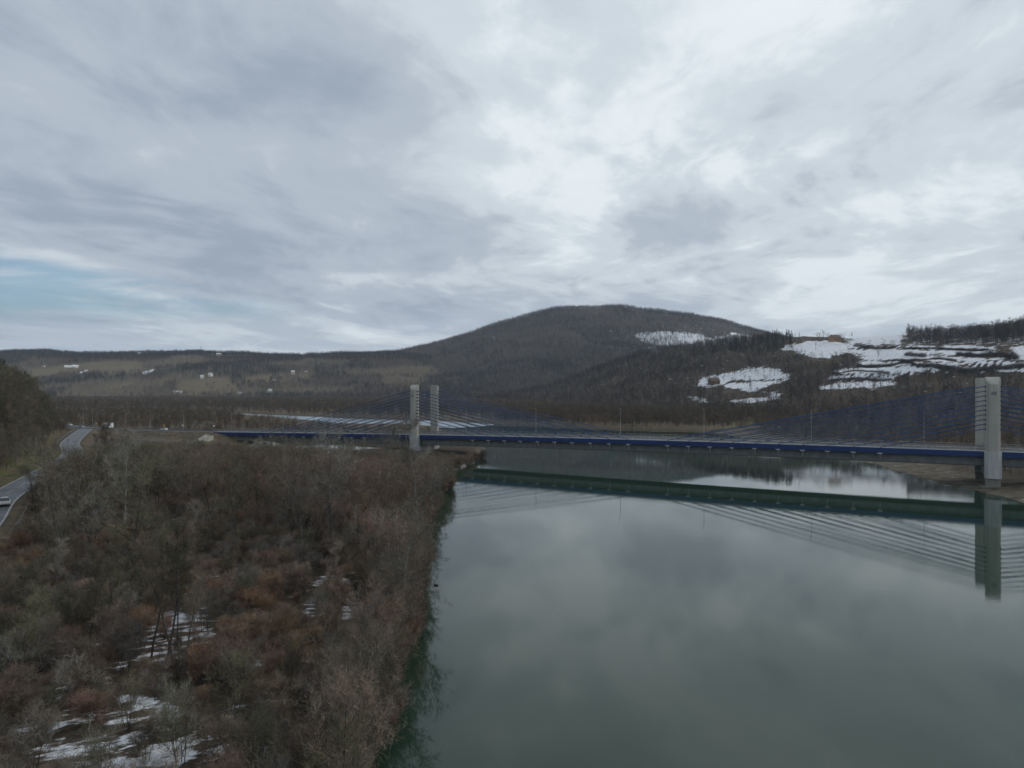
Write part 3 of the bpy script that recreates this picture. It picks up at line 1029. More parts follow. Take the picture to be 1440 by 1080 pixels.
lamp0 = make_lamp()
note_children(lamp0)
lamp_px = [(398.7, "lamp post behind the bridge where the outermost cables reach the deck"), (466, "lamp post amid the cables before the dark car"), (558, "lamp post close before the pale paired pylons mid river"),
           (655.5, "lamp post just past the pale paired pylons"), (753.7, "lamp post rising among the low cable ends past the paired pylons"), (872.5, "lamp post on the open middle of the bridge nearer the thicket side"),
           (990, "lamp post on the open middle of the bridge below the snowy clearing"), (1141, "lamp post behind the first cables of the big grey pylon"), (1299.5, "lamp post amid the cables beside the big grey pylon")]
first = True
for x_, lb in lamp_px:
    o = lamp0 if first else copy_tree(lamp0)
    first = False
    t_ = t_of_px(x_, 11.1)
    o.location = bpt(t_, 11.1, float(deck_z(t_)) + 0.1)
    o.rotation_euler.z = BANG
    tag(o, "thin grey " + lb, "street lamp", "street lamps along the bridge road")
for x_, lb in ((315, "lamp post standing at the bridge end above the paved slope"), (247, "lamp post on the embankment road beside the round white sign"), (194, "lamp post on the embankment road above the stone facing"),
               (157, "lamp post on the embankment road behind the white lorry"), (135, "lamp post on the embankment road between car and lorry"), (117, "lamp post by the road junction behind the small cars"),
               (100, "lamp post by the road junction beside the white box van")):
    o = copy_tree(lamp0)
    ln = np.asarray(APPROACH)
    xp_ = 720 + 1000 * ln[:, 0] / ln[:, 1]
    if x_ > xp_[0]:
        t_ = t_of_px(x_, 11.1)
        P = bpt(t_, 11.1, float(deck_z(t_)))
    else:
        k = int(np.argmin(np.abs(xp_ - x_)))
        P = (ln[k][0] + 6.6 * 0.45, ln[k][1] + 6.6 * 0.88, ln[k][2])
    o.location = P
    o.rotation_euler.z = BANG
    tag(o, "thin grey " + lb, "street lamp", "street lamps along the bridge road")


def sign(loc, mat, label, shape='round', rz=0.0):
    root = empty("road_sign", loc, rz)
    MB().tube([(0, 0, -0.3), (0, 0, 2.9)], 0.05, 6).build("post", M['galv'], root)
    if shape == 'round':
        MB().tube([(0, -0.05, 2.5), (0, -0.09, 2.5)], 0.45, 16).build("plate", mat, root)
    else:
        MB().box((0, -0.07, 2.4), (1.3, 0.05, 0.9)).build("plate", mat, root)
    tag(root, label, "road sign", "road signs by the embankment road")


for x_, mat, lb, sh in ((219.6, M['yellow'], "small yellow sign plate on a post by the embankment road", 'round'), (244.5, M['white_paint'], "small round white sign on a post beside a lamp post", 'round'),
                        (292, M['white_paint'], "small white sign on a post close to the bridge end", 'round'), (125.5, M['white_paint'], "white rectangular sign board by the road junction", 'box')):
    ln = np.asarray(APPROACH)
    xp_ = 720 + 1000 * ln[:, 0] / ln[:, 1]
    k = int(np.argmin(np.abs(xp_ - x_)))
    sign((ln[k][0] + 2.6, ln[k][1] + 5.6, ln[k][2]), mat, lb, sh)

# utility pole by the lower road
zz = float(height(np.array([-85.7]), np.array([130.0]))[0])
up = empty("utility_pole", (-85.7, 130, zz), 0.3)
MB().tube([(0, 0, -0.3), (0, 0, 11.4 - zz)], [0.15, 0.10], 7).build("pole", M['timber'], up)
for q in (0.35, 0.95):
    MB().box((0, 0.12, 11.2 - zz - q), (1.9, 0.1, 0.12)).build("cross_arm", M['timber'], up)
tag(up, "dark wooden utility pole with two cross arms beside the lower road", "utility pole")


# ------------------------------------------------------------------ vehicles (front towards -Y)
def wheel(root, x_, y_, r=0.32, w=0.22):
    t = MB().tube([(x_ - w / 2, y_, r), (x_ + w / 2, y_, r)], r, 14).build("wheel", M['rubber'], root)
    MB().tube([(x_ - w / 2 - 0.015, y_, r), (x_ + w / 2 + 0.015, y_, r)], r * 0.6, 10).build("rim", M['rim'], t)


def car(loc, rz, paint, label, group=None):
    root = empty("car", loc, rz)
    # body side outline lofted across its half widths
    prof = [(-2.1, 0.35), (-2.15, 0.60), (-2.0, 0.78), (-1.0, 0.93), (1.75, 0.98), (2.05, 0.9), (2.1, 0.45), (1.9, 0.25), (-1.9, 0.22)]
    mb = MB()
    mb.loft([[(x_, y_ * k, z_) for y_, z_ in prof] for x_, k in ((-0.87, 0.94), (-0.80, 0.99), (0.80, 0.99), (0.87, 0.94))])
    mb.build("body", paint, root, bevel=0.05)
    g = MB()
    cab = [(-0.95, 0.92, 0.76), (-0.25, 1.42, 0.60), (1.25, 1.44, 0.60), (1.85, 0.96, 0.74)]
    g.loft([[(-w_, y_, z_), (w_, y_, z_), (w_, y_, z_ - 0.05), (-w_, y_, z_ - 0.05)] for y_, z_, w_ in cab])
    vs = []
    for y_, z_, w_ in cab:
        vs += [(-w_, y_, z_), (w_, y_, z_)]
    g = MB().add(vs, [(0, 1, 3, 2), (2, 3, 5, 4), (4, 5, 7, 6), (0, 2, 4, 6), (1, 7, 5, 3), (0, 6, 7, 1)])
    g.build("windows", M['glass'], root)
    MB().box((0, 0.5, 1.46), (1.16, 1.6, 0.07)).build("roof", paint, root, bevel=0.03)
    for sx in (-1, 1):
        MB().box((sx * 0.6, -2.08, 0.66), (0.36, 0.12, 0.16)).build("headlight", M['lamp'], root)
        for y_ in (-1.3, 1.3):
            wheel(root, sx * 0.76, y_)
    MB().box((0, -2.14, 0.42), (0.9, 0.05, 0.16)).build("grille", M['dark'], root)
    tag(root, label, "car", group)
    return root


def truck(loc, rz, paint, label, L=6.5):
    root = empty("lorry", loc, rz)
    c = MB().box((0, -L / 2 + 0.9, 1.55), (2.2, 1.8, 1.9)).build("cab", paint, root, bevel=0.12)
    MB().box((0, -L / 2 - 0.01, 1.95), (1.9, 0.06, 0.8)).build("windscreen", M['glass'], c)
    MB().box((0, 0.9, 2.25), (2.45, L - 2.0, 2.5)).build("cargo_box", paint, root, bevel=0.04)
    MB().box((0, 0.3, 0.75), (1.1, L - 0.6, 0.35)).build("chassis", M['dark'], root)
    for sx in (-1, 1):
        MB().box((sx * 0.8, -L / 2 - 0.02, 0.85), (0.35, 0.08, 0.2)).build("headlight", M['lamp'], root)
        for y_ in (-L / 2 + 1.0, L / 2 - 1.3):
            wheel(root, sx * 1.0, y_, 0.48, 0.3)
    tag(root, label, "lorry")
    return root


def on_line(line, x_, off):
    ln = np.asarray(line)
    T = np.gradient(ln[:, :2], axis=0)
    T /= np.linalg.norm(T, axis=1)[:, None]
    q = np.column_stack([ln[:, 0] - T[:, 1] * off, ln[:, 1] + T[:, 0] * off])
    xp_ = 720 + 1000 * q[:, 0] / q[:, 1]
    k = int(np.argmin(np.abs(xp_ - x_)))
    return (q[k][0], q[k][1], ln[k][2] + 0.03), math.atan2(T[k][1], T[k][0])


dense = smooth_line(LOWROAD[::2], 1.0)
P, a = (-92.8, 130.0, 5.03), math.atan2(27, -16)
car(P, a + R(90) + 0.12, M['silver_paint'], "silver car with a dark windscreen on the lower road by the frame edge", "cars on the roads")
dl_ = smooth_line(APPROACH[::2], 1.0)
P, a = on_line(dl_, 83, 1.9)
truck(P, a + R(90), M['white_paint'], "white box van where the road passes behind the wooded slope", 6.0)
for x_, off, pm, lb, fl in ((98, -1.9, 'white_paint', "white car on the main road just behind the white box van", 1), (115.5, 1.9, 'silver_paint', "pale grey car on the main road by the junction", -1), (231, -1.9, 'white_paint', "white car on the embankment road above the stone facing", 1)):
    P, a = on_line(dl_, x_, off)
    car(P, a + R(90) * fl, M[pm], lb, "cars on the roads")
P, a = on_line(dl_, 150.5, 1.9)
truck(P, a + R(90), M['white_paint'], "white lorry on the embankment road behind the tall bare trees", 7.0)
t_ = t_of_px(489, 8.0)
car(bpt(t_, 8.0, float(deck_z(t_)) + 0.03), BANG + R(90), M['dark_paint'], "dark car on the bridge left of the pale paired pylons", "cars on the roads")


# ------------------------------------------------------------------ houses
def house(x_, y_, Y, w, d, h, rh, wall, roof, label, rz=0.0):
    X = (x_ - 720) / 1000 * Y
    z = float(height(np.array([X]), np.array([Y]))[0])
    root = empty("house", (X, Y, z), rz)
    wl = MB().box((0, 0, h / 2 - 0.8), (w, d, h + 1.6))
    for sx in (-1, 1):
        wl.add([(sx * w / 2, -d / 2, h), (sx * w / 2, d / 2, h), (sx * w / 2, 0, h + rh), (sx * (w / 2 - 0.25), -d / 2, h), (sx * (w / 2 - 0.25), d / 2, h), (sx * (w / 2 - 0.25), 0, h + rh)],
               [(0, 1, 2), (3, 5, 4), (0, 2, 5, 3), (1, 4, 5, 2)])
    wl.build("walls", wall, root)
    e, tk = 0.5, 0.25
    rf = MB()
    k = rh / (d / 2)
    for sy in (-1, 1):
        y1 = sy * (d / 2 + e)
        z1 = h - e * k
        rf.add([(-w / 2 - e, y1, z1 + 0.02), (w / 2 + e, y1, z1 + 0.02), (w / 2 + e, 0, h + rh + 0.02), (-w / 2 - e, 0, h + rh + 0.02),
                (-w / 2 - e, y1, z1 + tk), (w / 2 + e, y1, z1 + tk), (w / 2 + e, 0, h + rh + tk), (-w / 2 - e, 0, h + rh + tk)],
               [(0, 1, 2, 3), (7, 6, 5, 4), (0, 4, 5, 1), (1, 5, 6, 2), (3, 2, 6, 7), (0, 3, 7, 4)])
    r = rf.build("roof", roof, root)
    MB().box((w * 0.2, d * 0.12, h + rh + 0.3), (0.7, 0.7, 1.6)).build("chimney", M['roof_red'], r)
    for q in (-0.28, 0.28):
        MB().box((q * w, -d / 2 - 0.02, h * 0.55), (1.3, 0.08, 1.4)).build("window", M['glass'], root)
    MB().box((0.02 * w, -d / 2 - 0.02, 1.05), (1.0, 0.08, 2.1)).build("door", M['wall_brown'], root)
    tag(root, label, "house", "houses on the slopes")


def find_Y(x_, y_, Y0, Y1):
    """how far off the slope is that shows at this spot"""
    Ys = np.linspace(Y0, Y1, 900)
    Xs = (x_ - 720) / 1000 * Ys
    zs = height(Xs, Ys)
    yy = HZ - 1000 * (zs - CAMH) / Ys
    vis = np.minimum.accumulate(yy)
    ok = np.where((yy <= vis + 0.05) & (yy <= y_))[0]
    return float(Ys[ok[0]]) if len(ok) else float(Ys[np.argmin(yy)])


HOUSES = [(284, 532, 1800, 2600, 9, 8, 5, 4, 'wall_white', 'roof_pale', "white house at the upper edge of the big dry meadow", 0.4), (296, 529, 1800, 2600, 10, 9, 6, 4, 'wall_white', 'roof_pale', "taller white house just above the dry meadow house", -0.3),
          (250, 553, 1780, 2600, 18, 9, 4, 2.5, 'wall_white', 'roof_pale', "long white shed at the foot of the big dry meadow", 0.1), (237, 554, 1780, 2600, 8, 8, 4, 3, 'wall_orange', 'roof_red', "ochre house beside the long white shed", 0.2),
          (338, 554, 1780, 2600, 11, 9, 6, 4, 'wall_white', 'roof_dark', "white house among trees at the hill foot", 0.7), (380, 552, 1780, 2600, 11, 9, 6, 4, 'wall_white', 'roof_pale', "white house at the hill foot nearest the mountain", -0.5),
          (412, 526, 1800, 2700, 10, 9, 7, 4, 'wall_cream', 'roof_pale', "cream house high on the slope near the mountain", 0.2), (430, 523, 1800, 2700, 7, 7, 4, 3, 'wall_white', 'roof_red', "small house beside the cream house", 0.0),
          (386, 535, 1800, 2700, 9, 8, 5, 3, 'wall_white', 'roof_dark', "white house by a dark conifer clump mid slope", 0.0), (105, 517, 1800, 2700, 16, 9, 4, 2.5, 'wall_white', 'roof_snow', "long pale farm building high on the far slope", 0.0),
          (93, 517, 1800, 2700, 9, 8, 4, 3, 'wall_white', 'roof_snow', "pale farmhouse beside the long farm building", 0.4), (61, 516, 1800, 2700, 8, 8, 4, 3, 'wall_cream', 'roof_red', "small cream house above the wooded near slope", 0.0),
          (198, 499, 2400, 2700, 16, 10, 6, 3, 'wall_cream', 'roof_pale', "cream farmhouse on the far skyline between trees", 0.0), (308, 500, 2400, 2700, 18, 10, 6, 3, 'wall_cream', 'roof_pale', "long cream building on the far skyline", 0.0),
          (427, 500, 2400, 2700, 12, 10, 5, 3, 'wall_cream', 'roof_snow', "pale house on the skyline where the mountain begins", 0.0),
          (1004, 540, 500, 1200, 11, 8, 3.6, 3.6, 'wall_brown', 'roof_red', "brown wooden cabin at the corner of the snowy clearing", 0.25), (1031, 473, 1800, 3000, 26, 14, 6, 7, 'wall_cream', 'roof_snow', "snow roofed farmhouse on the high mountain field", 0.2),
          (1075, 474, 1800, 3000, 14, 10, 5, 4, 'wall_cream', 'roof_red', "small house behind the ridge conifers", 0.0), (1174, 480, 500, 1100, 13, 9, 4.5, 4, 'wall_orange', 'roof_red', "ochre farmhouse among bare trees on the snowy ridge", 0.3),
          (1193, 479, 500, 1100, 9, 7, 3, 2.5, 'wall_white', 'roof_snow', "low snow roofed barn beside the ochre farmhouse", -0.2)]
HSPOT = []
for x_, y_, Y0, Y1, w, d, h, rh, wall, roof, lb, rz in HOUSES:
    Y_ = find_Y(x_, y_, Y0, Y1)
    HSPOT.append(((x_ - 720) / 1000 * Y_, Y_))
    house(x_, y_, Y_, w, d, h, rh, M[wall], M[roof], lb, rz)


# ------------------------------------------------------------------ trees
def perp(d, rng):
    r = rng.normal(size=3)
    r -= d * np.dot(r, d)
    return r / (np.linalg.norm(r) + 1e-9)


def unit(v):
    return v / (np.linalg.norm(v) + 1e-9)


class Tree:
    def __init__(self, seed):
        self.r = np.random.default_rng(seed)
        self.wv, self.wf, self.tv = [], [], []
        self.nw = 0

    def limb(self, pts, rads, k):
        pts = np.asarray(pts)
        n = len(pts)
        base = self.nw
        for i in range(n):
            d = unit(pts[min(i + 1, n - 1)] - pts[max(i - 1, 0)])
            a = unit(np.cross(d, (0.31, 0.77, 0.55)))
            c = np.cross(d, a)
            for j in range(k):
                t = 2 * math.pi * j / k
                self.wv.append(pts[i] + (a * math.cos(t) + c * math.sin(t)) * rads[i])
        for i in range(n - 1):
            for j in range(k):
                self.wf.append((base + i * k + j, base + i * k + (j + 1) % k, base + (i + 1) * k + (j + 1) % k, base + (i + 1) * k + j))
        self.nw += n * k

    def path(self, p, d, L, n, wob, up):
        pts = [np.array(p, float)]
        d = unit(np.array(d, float))
        for i in range(n):
            d = unit(d + self.r.normal(size=3) * wob + np.array((0, 0, up)))
            pts.append(pts[-1] + d * L / n)
        return pts

    def twig(self, p, d, L, w):
        s = perp(d, self.r) * w / 2
        self.tv += [p - s, p + s, p + d * L]

    def meshes(self, name, wood, leaf):
        wv = np.array(self.wv)
        wf = np.array(self.wf)
        tv = np.array(self.tv)
        tf = np.arange(len(tv)).reshape(-1, 3)
        a = mesh_np(name + "_trunk", wv, wf, [wood], smooth=True)
        c = mesh_np(name + "_crown", tv, tf, [leaf])
        j = mesh_np(name, np.concatenate([wv, tv]), [wf, tf + len(wv)], [wood, leaf], midx=np.concatenate([np.zeros(len(wf)), np.ones(len(tf))]), smooth=False)
        return a, c, j


def grow(seed, H, spread, n1=11, n2=6, n3=10, n4=4, tw=0.024, tl=0.75, stems=1, bare=0.25, lean=0.0, up=0.10, trad=0.13):
    T = Tree(seed)
    r = T.r
    for s in range(stems):
        a0 = r.uniform(0, 6.28)
        b0 = np.array((math.cos(a0), math.sin(a0), 0))
        hs = H * r.uniform(0.78, 1.0) if stems > 1 else H
        d0 = np.array((0, 0, 1.0)) + b0 * (lean + (0.22 if stems > 1 else 0.03))
        nt_ = 8
        tp = T.path(b0 * (0.18 if stems > 1 else 0), d0, hs, nt_, 0.07, 0.05)
        rad = [trad * (H / 10) * (1 - 0.9 * i / nt_) / (1.0 if stems == 1 else 1.35) for i in range(nt_ + 1)]
        tp[0] = tp[0] - np.array((0, 0, 0.3))
        T.limb(tp, rad, 5)
        m1 = max(3, int(n1 / stems + 0.5)) if stems > 1 else n1
        for i in range(m1):
            f = bare + (0.97 - bare) * (i + r.uniform(0, 0.9)) / m1
            k = min(int(f * nt_), nt_ - 1)
            p = tp[k] + (tp[k + 1] - tp[k]) * (f * nt_ - k)
            a = r.uniform(0, 6.28)
            o = np.array((math.cos(a), math.sin(a), 0))
            shape = math.sin(math.pi * min(0.99, 0.25 + 0.72 * (f - bare) / (1 - bare))) ** 0.8
            L1 = spread * (0.35 + 0.75 * shape) * r.uniform(0.75, 1.2)
            d1 = o + np.array((0, 0, r.uniform(0.35, 1.0)))
            b1 = T.path(p, d1, L1, 5, 0.14, up)
            r1 = max(0.012, rad[k] * 0.5)
            T.limb(b1, [r1 * (1 - 0.85 * q / 5) for q in range(6)], 3)
            for j in range(n2):
                g = r.uniform(0.2, 1.0)
                kk = min(int(g * 5), 4)
                p2 = b1[kk] + (b1[kk + 1] - b1[kk]) * (g * 5 - kk)
                dd = unit(b1[kk + 1] - b1[kk])
                d2 = unit(dd * 0.7 + perp(dd, r) * 0.75 + np.array((0, 0, 0.25)))
                L2 = L1 * r.uniform(0.30, 0.55)
                b2 = T.path(p2, d2, L2, 3, 0.2, up)
                for q in range(3):
                    dv = b2[q + 1] - b2[q]
                    T.twig(b2[q], unit(dv), np.linalg.norm(dv) * 1.15, tw * 1.5)
                for q in range(n3):
                    g2 = r.uniform(0.1, 1.0)
                    k2 = min(int(g2 * 3), 2)
                    p3 = b2[k2] + (b2[k2 + 1] - b2[k2]) * (g2 * 3 - k2)
                    e = unit(b2[k2 + 1] - b2[k2])
                    d3 = unit(e * 0.65 + perp(e, r) * 0.7 + np.array((0, 0, 0.22)))
                    l3 = tl * r.uniform(0.6, 1.4)
                    T.twig(p3, d3, l3, tw)
                    for _ in range(n4):
                        p4 = p3 + d3 * l3 * r.uniform(0.2, 0.9)
                        d4 = unit(d3 * 0.7 + perp(d3, r) * 0.7 + np.array((0, 0, 0.15)))
                        T.twig(p4, d4, l3 * r.uniform(0.35, 0.7), tw * 0.85)
    return T


def conifer(seed, H, n=420, w=0.22, tl=0.9):
    T = Tree(seed)
    r = T.r
    T.limb([(0, 0, -0.4), (0, 0, H * 0.5), (0, 0, H)], [0.16, 0.09, 0.02], 5)
    for i in range(n):
        f = r.uniform(0.08, 1.0) ** 0.8
        z = H * f
        rad = (1 - f) * H * 0.21 * (0.75 + 0.35 * math.sin(f * 40)) + 0.12
        a = r.uniform(0, 6.28)
        q = r.uniform(0.15, 1.0)
        p = np.array((math.cos(a) * rad * q, math.sin(a) * rad * q, z - 0.18 * rad * q))
        d = unit(np.array((math.cos(a + r.normal() * .5), math.sin(a + r.normal() * .5), -0.25 + r.normal() * 0.2)))
        T.twig(p, d, tl * r.uniform(0.5, 1.2), w)
    return T


LIB = {}


def lib(kind, items):
    """items: list of (Tree, wood, leaf): meshes for single trees and a collection for scattering"""
    c = bpy.data.collections.new(kind + "_kinds")
    L = []
    for i, (T, wd_, lf) in enumerate(items):
        nm = "%s_%c" % (kind, 97 + i)
        a, cr_, j = T.meshes(nm, wd_, lf)
        o = bpy.data.objects.new(nm, j)
        c.objects.link(o)
        L.append((a, cr_))
    LIB[kind] = (c, L)


B_, BPALE = M['bark'], M['bark_pale']
tb, tr_, to, tg = M['twig_brown'], M['twig_red'], M['twig_olive'], M['twig_grey']
lib("bare_tree", [
    (grow(1, 10.5, 3.7, n1=13), B_, tb), (grow(2, 11.5, 3.8, n1=14), B_, to), (grow(3, 9.0, 4.0, stems=3, n1=15, bare=0.2), B_, tb), (grow(4, 8.5, 3.6, stems=4, n1=16, bare=0.15), B_, tr_),
    (grow(5, 12.0, 3.0, n1=14, bare=0.35), BPALE, tg), (grow(6, 9.5, 4.1, stems=2, n1=14), B_, to), (grow(7, 10.0, 3.9, n1=13, lean=0.25), B_, tb), (grow(8, 8.0, 3.7, stems=5, n1=17, bare=0.1), B_, tg)])
lib("slender_tree", [(grow(21, 12.0, 1.7, n1=15, bare=0.35, tl=0.6, up=0.2, trad=0.10), B_, to), (grow(22, 11.0, 1.5, n1=14, bare=0.4, tl=0.6, up=0.2, trad=0.10), BPALE, tg), (grow(23, 11.5, 1.8, n1=14, bare=0.4, tl=0.6, lean=0.12, up=0.15, trad=0.11), B_, tb)])
kw = dict(n2=5, n3=8, n4=3, tw=0.019, tl=0.55, bare=0.05, trad=0.10)
lib("shrub", [(grow(31, 3.2, 1.4, stems=7, n1=21, **kw), B_, tb), (grow(32, 2.6, 1.3, stems=8, n1=24, **kw), B_, tr_), (grow(33, 3.8, 1.6, stems=6, n1=21, **kw), B_, to), (grow(34, 2.2, 1.2, stems=8, n1=24, **kw), B_, tb), (grow(35, 3.0, 1.5, stems=6, n1=20, **kw), B_, tg), (grow(36, 2.0, 1.1, stems=9, n1=26, **kw), B_, tr_)])
mk = dict(n1=9, n2=4, n3=4, n4=1, tw=0.085, tl=1.3)
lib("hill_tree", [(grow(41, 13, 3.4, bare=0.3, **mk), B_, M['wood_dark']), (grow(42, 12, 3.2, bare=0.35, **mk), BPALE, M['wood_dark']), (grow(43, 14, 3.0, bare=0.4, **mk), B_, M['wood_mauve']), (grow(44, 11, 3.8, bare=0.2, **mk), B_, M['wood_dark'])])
lib("bank_tree", [(grow(51, 9, 3.4, stems=3, bare=0.12, n1=9, n2=4, n3=4, n4=1, tw=0.085, tl=1.3), B_, M['wood_brown']), (grow(52, 7.5, 3.4, stems=4, bare=0.08, n1=12, n2=3, n3=4, n4=1, tw=0.085, tl=1.2), B_, M['wood_brown']), (grow(53, 10, 3.2, bare=0.2, **mk), B_, M['wood_brown']), (grow(54, 6, 3.0, stems=5, bare=0.05, n1=15, n2=3, n3=4, n4=1, tw=0.08, tl=1.0), B_, tr_)])
fk = dict(n1=7, n2=3, n3=2, n4=0, tw=0.26, tl=2.2)
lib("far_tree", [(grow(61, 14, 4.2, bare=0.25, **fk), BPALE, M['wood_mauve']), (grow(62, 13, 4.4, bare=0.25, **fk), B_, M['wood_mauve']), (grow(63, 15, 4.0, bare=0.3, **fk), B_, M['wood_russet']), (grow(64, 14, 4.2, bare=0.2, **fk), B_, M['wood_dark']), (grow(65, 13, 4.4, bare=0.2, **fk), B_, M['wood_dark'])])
lib("far_bank_tree", [(grow(71, 11, 4.4, bare=0.12, **fk), B_, M['wood_brown']), (grow(72, 9, 4.6, bare=0.08, **fk), B_, M['wood_brown']), (grow(73, 12, 4.2, bare=0.15, **fk), B_, M['wood_mauve'])])
lib("conifer", [(conifer(81, 16), B_, M['needle']), (conifer(82, 13, w=0.26), B_, M['needle']), (conifer(83, 18, 480), B_, M['needle'])])


def scatter(name, kind, pts, sc, var, label, cat):
    """many plants as one object: points that instance the kinds"""
    me = bpy.data.meshes.new(name)
    n_ = len(pts)
    me.vertices.add(n_)
    me.vertices.foreach_set("co", np.asarray(pts, np.float32).ravel())
    for an, typ, v in (("size", 'FLOAT', sc), ("turn", 'FLOAT', RNG.uniform(0, 6.28, n_)), ("sort", 'INT', var)):
        a = me.attributes.new(an, typ, 'POINT')
        a.data.foreach_set('value', np.asarray(v, np.int32 if typ == 'INT' else np.float32))
    me.update()
    o = bpy.data.objects.new(name, me)
    COL.objects.link(o)
    ng = bpy.data.node_groups.new(name, 'GeometryNodeTree')
    ng.interface.new_socket("Geometry", in_out='INPUT', socket_type='NodeSocketGeometry')
    ng.interface.new_socket("Geometry", in_out='OUTPUT', socket_type='NodeSocketGeometry')
    g = ng.nodes
    gi, go = g.new('NodeGroupInput'), g.new('NodeGroupOutput')
    ci = g.new('GeometryNodeCollectionInfo')
    ci.inputs['Collection'].default_value = LIB[kind][0]
    ci.inputs['Separate Children'].default_value = True
    ci.inputs['Reset Children'].default_value = True
    ip = g.new('GeometryNodeInstanceOnPoints')
    ip.inputs['Pick Instance'].default_value = True

    def attr(nm_, typ):
        q = g.new('GeometryNodeInputNamedAttribute')
        q.data_type = typ
        q.inputs['Name'].default_value = nm_
        return next(s_ for s_ in q.outputs if s_.enabled and s_.name == 'Attribute')
    cx = g.new('ShaderNodeCombineXYZ')
    e2r = g.new('FunctionNodeEulerToRotation')
    L = ng.links
    L.new(gi.outputs[0], ip.inputs['Points'])
    L.new(ci.outputs[0], ip.inputs['Instance'])
    L.new(attr("sort", 'INT'), ip.inputs['Instance Index'])
    L.new(attr("turn", 'FLOAT'), cx.inputs[2])
    L.new(cx.outputs[0], e2r.inputs[0])
    L.new(e2r.outputs[0], ip.inputs['Rotation'])
    L.new(attr("size", 'FLOAT'), ip.inputs['Scale'])
    L.new(ip.outputs[0], go.inputs[0])
    o.modifiers.new("plants", 'NODES').node_group = ng
    tag(o, label, cat, kind="stuff")
    return o


def single(kind, v, loc, sc, rz, label, cat, group, name=None, parts=True):
    a, c = LIB[kind][1][v]
    nm = name or kind
    root = empty(nm, loc, rz)
    root.scale = (sc, sc, sc)
    for pn, me in (("trunk", a), ("crown", c)):
        o = bpy.data.objects.new(pn, me)
        COL.objects.link(o)
        o.parent = root
    tag(root, label, cat, group)
    return root


def jitter_grid(x0, x1, y0, y1, cell, rng):
    gx_, gy_ = np.meshgrid(np.arange(x0, x1, cell), np.arange(y0, y1, cell))
    X = gx_.ravel() + rng.uniform(-.5, .5, gx_.size) * cell
    Y = gy_.ravel() + rng.uniform(-.5, .5, gx_.size) * cell
    return X, Y


def land_ok(X, Y, clear=1.0):
    d, _ = seg_dist(X, Y, RIVER, True)
    d2, _ = seg_dist(X, Y, POND, True)
    ok = ~in_poly(X, Y, RIVER) & ~in_poly(X, Y, POND) & (d > clear) & (d2 > clear)
    dr, _ = seg_dist(X, Y, LOWROAD)
    da, _ = seg_dist(X, Y, APPROACH)
    tt = (X - BP0[0]) * BD[0] + (Y - BP0[1]) * BD[1]
    yl = (X - BP0[0]) * BN[0] + (Y - BP0[1]) * BN[1]
    ok &= (dr > 6.3) & (da > 13) & ~((tt > -170) & (tt < 260) & (yl > -5.0) & (yl < 15.0))
    return ok, d, dr, da


